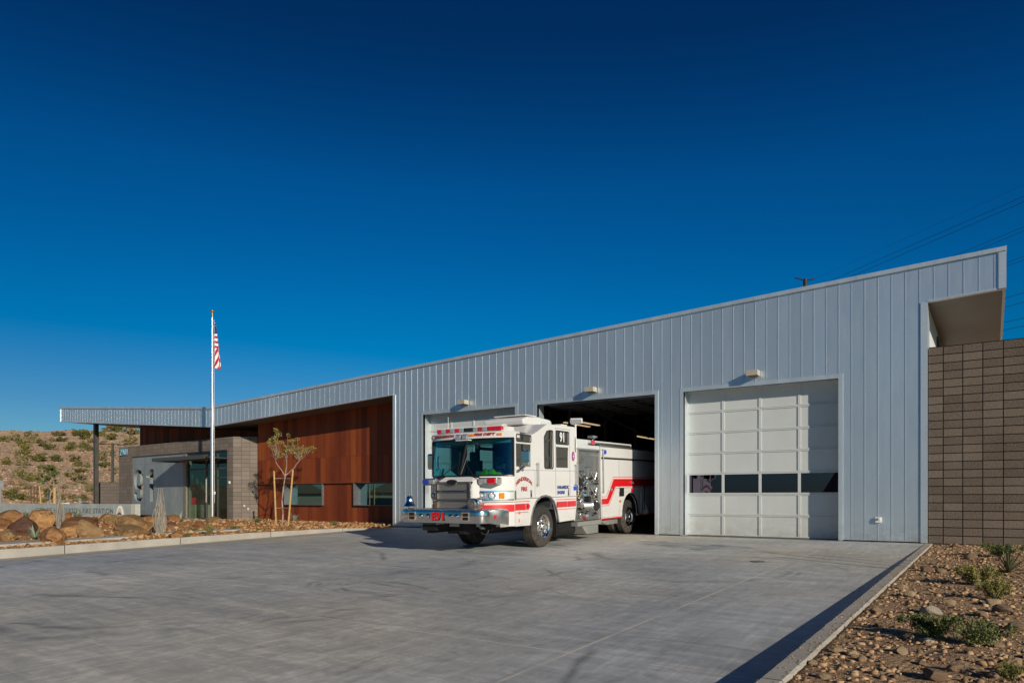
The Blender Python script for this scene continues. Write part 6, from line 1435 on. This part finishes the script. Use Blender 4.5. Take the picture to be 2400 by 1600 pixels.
a=at(187,1185,55); m=MB(); m.box(a.x-.08,a.x+.08,a.y-.08,a.y+.08,0,CH+(YHZ-1169)/FPX*55); m.box(a.x-.13,a.x+.13,a.y-.13,a.y+.13,CH+(YHZ-1171)/FPX*55,CH+(YHZ-1168)/FPX*55); tag(m.build('bollard',[MT['grey_paint']],bevel=.01),'short grey bollard behind the sign wall left of the steel column','bollard')
# far left small sign on a post
c=at(2,1150,48); SG=empty('road_sign',(c.x,c.y,0),(0,0,TH),'grey back of a small road sign on a post at the left edge','sign')
m=MB(); m.box(-.04,.04,-.03,.03,-.2,2.3); m.build('post',[MT['grey_paint']],SG); m=MB(); m.box(-.05,.22,-.05,-.035,CH+(YHZ-1144)/FPX*48,CH+(YHZ-1129)/FPX*48+.1); m.build('sign_plate',[MT['grey_paint']],SG)
for (x,w_,lb) in ((1190,80,'left white parked-car roof glimpsed above the sign wall'),(1565,30,'small white utility lid glimpsed above the sign wall')):
    px=x*.12755; c=at(px,1181,56); m=MB(); hw=w_*.12755*56/FPX/2; m.box(c.x-hw,c.x+hw,c.y-.3,c.y+.3,-.1,CH+(YHZ-1177.5)/FPX*56); tag(m.build('utility_box',[MT['white_vinyl']],bevel=.05),lb.replace('left white parked-car roof','low white utility box'),'utility box','white utility boxes')
# ------------------------------------------------------------------ sign wall
A0=Vector((-38.4,20.05,0)); B0_=Vector((-52.9,17.37,0)); dd=(B0_-A0).normalized()
SW=empty('sign_wall',A0,(0,0,math.atan2(-dd.y,-dd.x)),'low grey concrete sign wall with engraved station name behind the boulders','sign')
m=MB(); Lw=(B0_-A0).length; m.box(-Lw,0,0,.30,-.2,.80); m.build('wall',[MT['sign_conc']],SW,bevel=.01)
m=MB(); m.box(-.36,.003,-.004,.304,-.2,.803); m.build('sunlit_end',[MT['conc_sunlit_end']],SW,bevel=.01)  # wall end facing the sun, painted as if lit
o=text('lettering','CITY OF HENDERSON FIRE STATION',.40,.03,MT['concrete_trim'],frame((-1.72,-.012,.40),(1,0,0),(0,0,1)),SW,align='RIGHT',sx=.92,spacing=1.12)
m=MB(); n_=16; 
pr=[(.33*math.cos(math.pi*i/n_)*.8,.52*math.sin(math.pi*i/n_)) for i in range(n_+1)]
m.prism([(-1.20+x,.20+z) for x,z in pr],'y',-.03,-.001,0); pr2=[(.22*math.cos(math.pi*i/n_)*.8,.36*math.sin(math.pi*i/n_)) for i in range(n_+1)]
m.prism([(-1.20+x,.22+z) for x,z in pr2],'y',-.036,-.031,2); m.prism([(-1.42,.22),(-1.30,.34),(-1.25,.30),(-1.18,.38),(-1.10,.29),(-.98,.22)],'y',-.042,-.037,1)
m.build('arch_emblem',[MT['emblem_white'],MT['emblem_brown'],simple('emblem_cream',(.55,.48,.36),.5)],SW)
# ------------------------------------------------------------------ flagpole and flag
fx,fy=-29.18,18.70; tF=31.9; fz0=ground_z(fx,fy)
FP=empty('flagpole',(fx,fy,0),label='tall tapered aluminium flagpole before the entrance',cat='flagpole')
top=CH+(YHZ-729)/FPX*tF
m=MB(); m.lathe([(.088,-.1),(.088,2.2),(.078,4.6),(.058,7.4),(.040,top-.32),(.040,top-.3)],(0,0,0),'z',20); m.build('pole',[MT['alum']],FP,auto=40)
m=MB(); m.lathe([(.001,.09),(.15,.085),(.14,.11),(.10,.13),(.09,.14)],(0,0,-.03),'z',20); m.lathe([(.14,-.03),(.14,.06),(.10,.10)],(0,0,0),'z',20); m.build('base_collar',[MT['alum']],FP,auto=40)
m=MB(); m.tube((0,0,top-.3),(0,0,top),.022,n=8); m.lathe([(.001,-.035),(.12,-.02),(.12,-.005),(.06,.03),(.001,.045)],(0,0,top),'z',18); m.build('truck_cap',[MT['cap_gold']],FP,auto=40)
c_,s_=math.cos(TH),math.sin(TH)
m=MB(); m.tube((c_*.10,s_*.10,.9),(c_*.085,s_*.085,top-.38),.006,n=4); m.box(c_*.10-.03,c_*.10+.03,s_*.1-.03,s_*.1+.03,1.3,1.42); m.build('halyard',[MT['white_vinyl']],FP)
fw=[];ff=[];fm=[]; NX,NY=26,120
def fl(px,py): return ((px-500.4)/FPX*tF, CH+(YHZ-py)/FPX*tF)
for j in range(NY+1):
    v=j/NY
    for i in range(NX+1):
        u=i/NX; yl=754+v*(861-754); xl=503.2 if v>.25 else 505.8-2.6*v/.25; xr=508.5+v*(523-508.5) if v<.93 else 521-(v-.93)*20; yr=753+v*(868-753)
        px=xl+(xr-xl)*u; py=yl+(yr-yl)*u; X,Zz=fl(px,py); dep=.055*math.sin(u*9.5+v*2.2)*(.3+v)
        fw.append((c_*X-s_*dep*1.0, s_*X+c_*dep*1.0, Zz))
for j in range(NY):
    for i in range(NX):
        u=(i+.5)/NX; v=(j+.5)/NY; py=754+v*110+u*5; px=503+u*(3+v*15.5)
        if py<786: 
            st=((px*1.1+py*.45)%4.6<1.1 and (py*.9-px*.5)%5.6<1.3); cidx=1 if st else 2
        elif py<818: cidx=0 if int((py-783-(px-503)*.35)/5.6)%2 else 1
        else: cidx=0 if ((px-503)*1.0+(py-818)*.27+.5)%7.2<3.6 else 1
        fm.append(cidx); a=j*(NX+1)+i; ff.append((a,a+1,a+NX+2,a+NX+1))
FLG=mesh_obj('flag',fw,ff,[simple('flag_red',(.42,.008,.03),.7),simple('flag_white',(.78,.76,.76),.7),simple('flag_blue',(.012,.03,.16),.7)],fm,None,True,(fx,fy,0)); tag(FLG,'American flag hanging limp from the flagpole','flag')
md=FLG.modifiers.new('s','SOLIDIFY'); md.thickness=.004
p,t=hit(1775,1316,lambda x,y:drive_z(y),8,30,.05); m=MB(); m.lathe([(.001,.012),(.13,.012),(.15,.006),(.15,-.02)],(0,0,0),'z',24); tag(m.build('drain_cover',[MT['dark_steel']],loc=(p.x,p.y,p.z)),'small round dark drain cover set in the driveway','drain cover')
# ------------------------------------------------------------------ far things
m=MB(); m.box(-48.5,-46.0,23.0,23.3,-.2,2.13); m.box(-48.78,-48.5,22.95,23.3,-.2,2.13,1); tag(m.build('low_block_wall',[MT['block_low'],MT['black']]),'short pale block wall between the steel column and the entrance','wall')
m=MB(); m.box(-1.31,14,D+.0,D+.30,-.3,4.89); tag(m.build('block_wall',[MT['block_dark']]),'tall brown stacked block wall right of the metal building','wall')
LP=empty('light_post',(-71.3,35,0),(0,0,TH),'dark T-shaped parking light post behind the low block wall','light post')
m=MB(); m.box(-.09,.09,-.09,.09,-.3,6.5); m.build('post',[MT['dark_steel']],LP); m=MB(); m.box(-1.35,.75,-.04,.04,6.36,6.44); m.box(-1.5,-.7,-.15,.15,6.40,6.50); m.box(.5,1.2,-.15,.15,6.28,6.38); m.build('lamp_arm',[MT['dark_steel']],LP)
# power line pole and wires far behind the roof
zt=95; ptop=at(1887,654,zt); UP=empty('power_pole',(ptop.x,ptop.y,0),(0,0,TH+.2),'top of a power-line pole showing above the sloping roof','power pole')
m=MB(); m.tube((0,0,0),(0,0,ptop.z),.32,.26,10); m.build('pole',[MT['wire']],UP); m=MB(); m.tube((-1.45,0,ptop.z+.08),(0,0,ptop.z-.2),.09,.1,6); m.tube((0,0,ptop.z-.2),(1.45,0,ptop.z+.1),.1,.07,6); m.tube((-.9,0,ptop.z-1.6),(0,0,ptop.z-.5),.05,n=5); m.build('crossarm',[MT['wire']],UP)
def wire(pa,pb,h,r,label):
    def P3(p): d=ray(*p); t=(h-CH)/d.z; return Vector((0,0,CH))+d*t
    a,b=P3(pa),P3(pb); d=b-a; st_=a-d*.6; en=b+d*1.0; pts_=[]
    for i in range(13):
        f=i/12; p=st_.lerp(en,f); pts_.append(p)
    m=MB(); m.path(pts_,r,5); tag(m.build('power_cable',[MT['wire']]),label,'cable','overhead power cables')
wire((2400,460),(1978,644),24,0.0180,'upper cable of the top pair crossing the sky at the right'); wire((2400,473),(2004,644),24,0.0180,'lower cable of the top pair crossing the sky at the right')
wire((2374,445),(1915,652),25,0.0074,'faint thin cable highest in the sky at the right')
wire((2400,532),(2239,598),22,0.0155,'upper cable of the second pair meeting the roof edge'); wire((2400,541),(2269,595.6),22,0.0155,'lower cable of the second pair meeting the roof edge')
wire((2400,600.7),(2361,615.5),20,0.0155,'upper cable of the third pair right of the roof tip'); wire((2400,609.5),(2359,623.5),20,0.0155,'lower cable of the third pair right of the roof tip')
wire((2400,685.7),(2355.8,698.8),17,0.0167,'fourth pair, upper cable, beside the soffit'); wire((2400,708),(2354.7,720.4),17,0.0167,'fourth pair, lower cable, beside the soffit')
wire((2400,745),(2351.5,756),14,0.0167,'upper of the lowest two cables above the block wall'); wire((2400,763.8),(2351.5,773.5),14,0.0167,'lowest cable just above the block wall')
# small things on the roof edge
for x,lb in ((-25.2,'tiny white roof vent on the coping above the tree'),(-16.1,'tiny white roof vent above the left bay')):
    m=MB(); z=top_z(x)-.07; m.box(x-.08,x+.08,D+.3,D+.46,z,z+.16); tag(m.build('roof_vent',[MT['white_vinyl']],bevel=.01),lb,'vent')
# hanging lamps in the bay
def lamp(x,y,z,l,i,lb):
    r=empty('strip_light',(x,y,z),(0,0,0),lb,'lamp','lit strip lights in the bay')
    m=MB(); m.box(-.09,.09,-l/2,l/2,.03,.09); m.build('housing',[MT['dark_steel']],r); m=MB(); m.tube((-.04,-l/2+.05,0),(-.04,l/2-.05,0),.022,n=8); m.tube((.05,-l/2+.05,0),(.05,l/2-.05,0),.022,n=8); m.build('tube',[MT['tube']],r)
    m=MB(); m.tube((0,-l*.4,.09),(0,-l*.4,.6),.006,n=4); m.tube((0,l*.4,.09),(0,l*.4,.6),.006,n=4); m.build('hanger',[MT['dark_steel']],r)
lamp(-14.3,26.6,4.32,2.4,0,'nearest lit strip light under the ceiling, left in the open bay'); lamp(-15.3,27.6,4.40,2.4,1,'lit strip light left of and behind the nearest one')
lamp(-14.6,33.5,4.2,2.4,2,'far lit strip light deep in the open bay'); lamp(-11.4,36.0,3.3,2.0,3,'low far strip light above the engine body'); lamp(-10.4,31.0,3.15,1.4,4,'low strip light over the hose bed')
# something parked deep in the bay: shelving
m=MB()
for z in (.4,1.2,2.0,2.8): m.box(-13,-8.6,36.6,37.4,z,z+.05)
for x in (-13,-11.5,-10,-8.7): m.box(x,x+.06,36.6,37.4,0,3.0)
tag(m.build('storage_rack',[MT['wall_dark']]),'dark storage rack at the back of the open bay','rack')
# ------------------------------------------------------------------ neighbourhood on the other side of the street (seen in glass and chrome)
MT['stucco']=simple('tan_stucco',(.42,.33,.23),.85,var=.05); MT['tile']=simple('tile_roof',(.20,.13,.09),.8); MT['fence_m']=block('street_wall_block',(.25,.20,.15),(.42,.34,.25),(.15,.12,.1),axis=0)
def house(x,y,w_,dp_,h,rz,lb):
    r=empty('house',(x,y,-.8),(0,0,rz),lb,'house','houses across the street')
    m=MB(); m.box(-w_/2,w_/2,-dp_/2,dp_/2,0,h); m.build('wall',[MT['stucco']],r)
    m=MB(); m.prism([(-dp_/2-.5,h),(dp_/2+.5,h),(0,h+dp_*.28)],'x',-w_/2-.5,w_/2+.5); m.build('roof',[MT['tile']],r)
    for xx in (-w_*.3,0,w_*.3):
        m=MB(); m.box(xx-.6,xx+.6,dp_/2,dp_/2+.05,1,2.2); o=m.build('window',[MT['white_vinyl']],r); m=MB(); m.box(xx-.5,xx+.5,dp_/2+.05,dp_/2+.07,1.1,2.1); q=m.build('pane',[MT['black_glass']]); q.parent=o
for i,(x,y) in enumerate([(-108,-44),(-92,-52),(-78,-66),(-40,-52),(-10,-55),(20,-52)]): house(x,y,12,9,2.7+.2*(i%2),(.75 if i<3 else .02)+.03*i,f'tan stucco house across the street, number {i} from the left, behind the camera'.replace(f', number {i} from the left',['',' at the far end',' beside it',' straight behind the camera',' next on the right',' last in the row'][i]))
m=MB(); m.box(-75,45,-27.2,-27,-.9,1.1); tag(m.build('street_wall',[MT['fence_m']]),'long tan block wall across the street behind the camera','wall')
hv=[];hf=[]; n_=90
for i in range(n_+1):
    a=math.pi*(1.02+.96*i/n_); 
    for rr_k,hh in ((620,0),(700,1),(820,0)): 
        hgt=(9+6*mnoise.noise((i*.16,1,0))+3*mnoise.noise((i*.5,3,0)))*hh; hv.append((math.cos(a)*rr_k,math.sin(a)*rr_k,-2+hgt))
hf=[(i*3+k_,i*3+k_+1,(i+1)*3+k_+1,(i+1)*3+k_) for i in range(n_) for k_ in range(2)]
tag(mesh_obj('mountains',hv,hf,simple('mountain_rock',(.16,.12,.10),.9,vscale=.02),None,None,True),kind='structure')
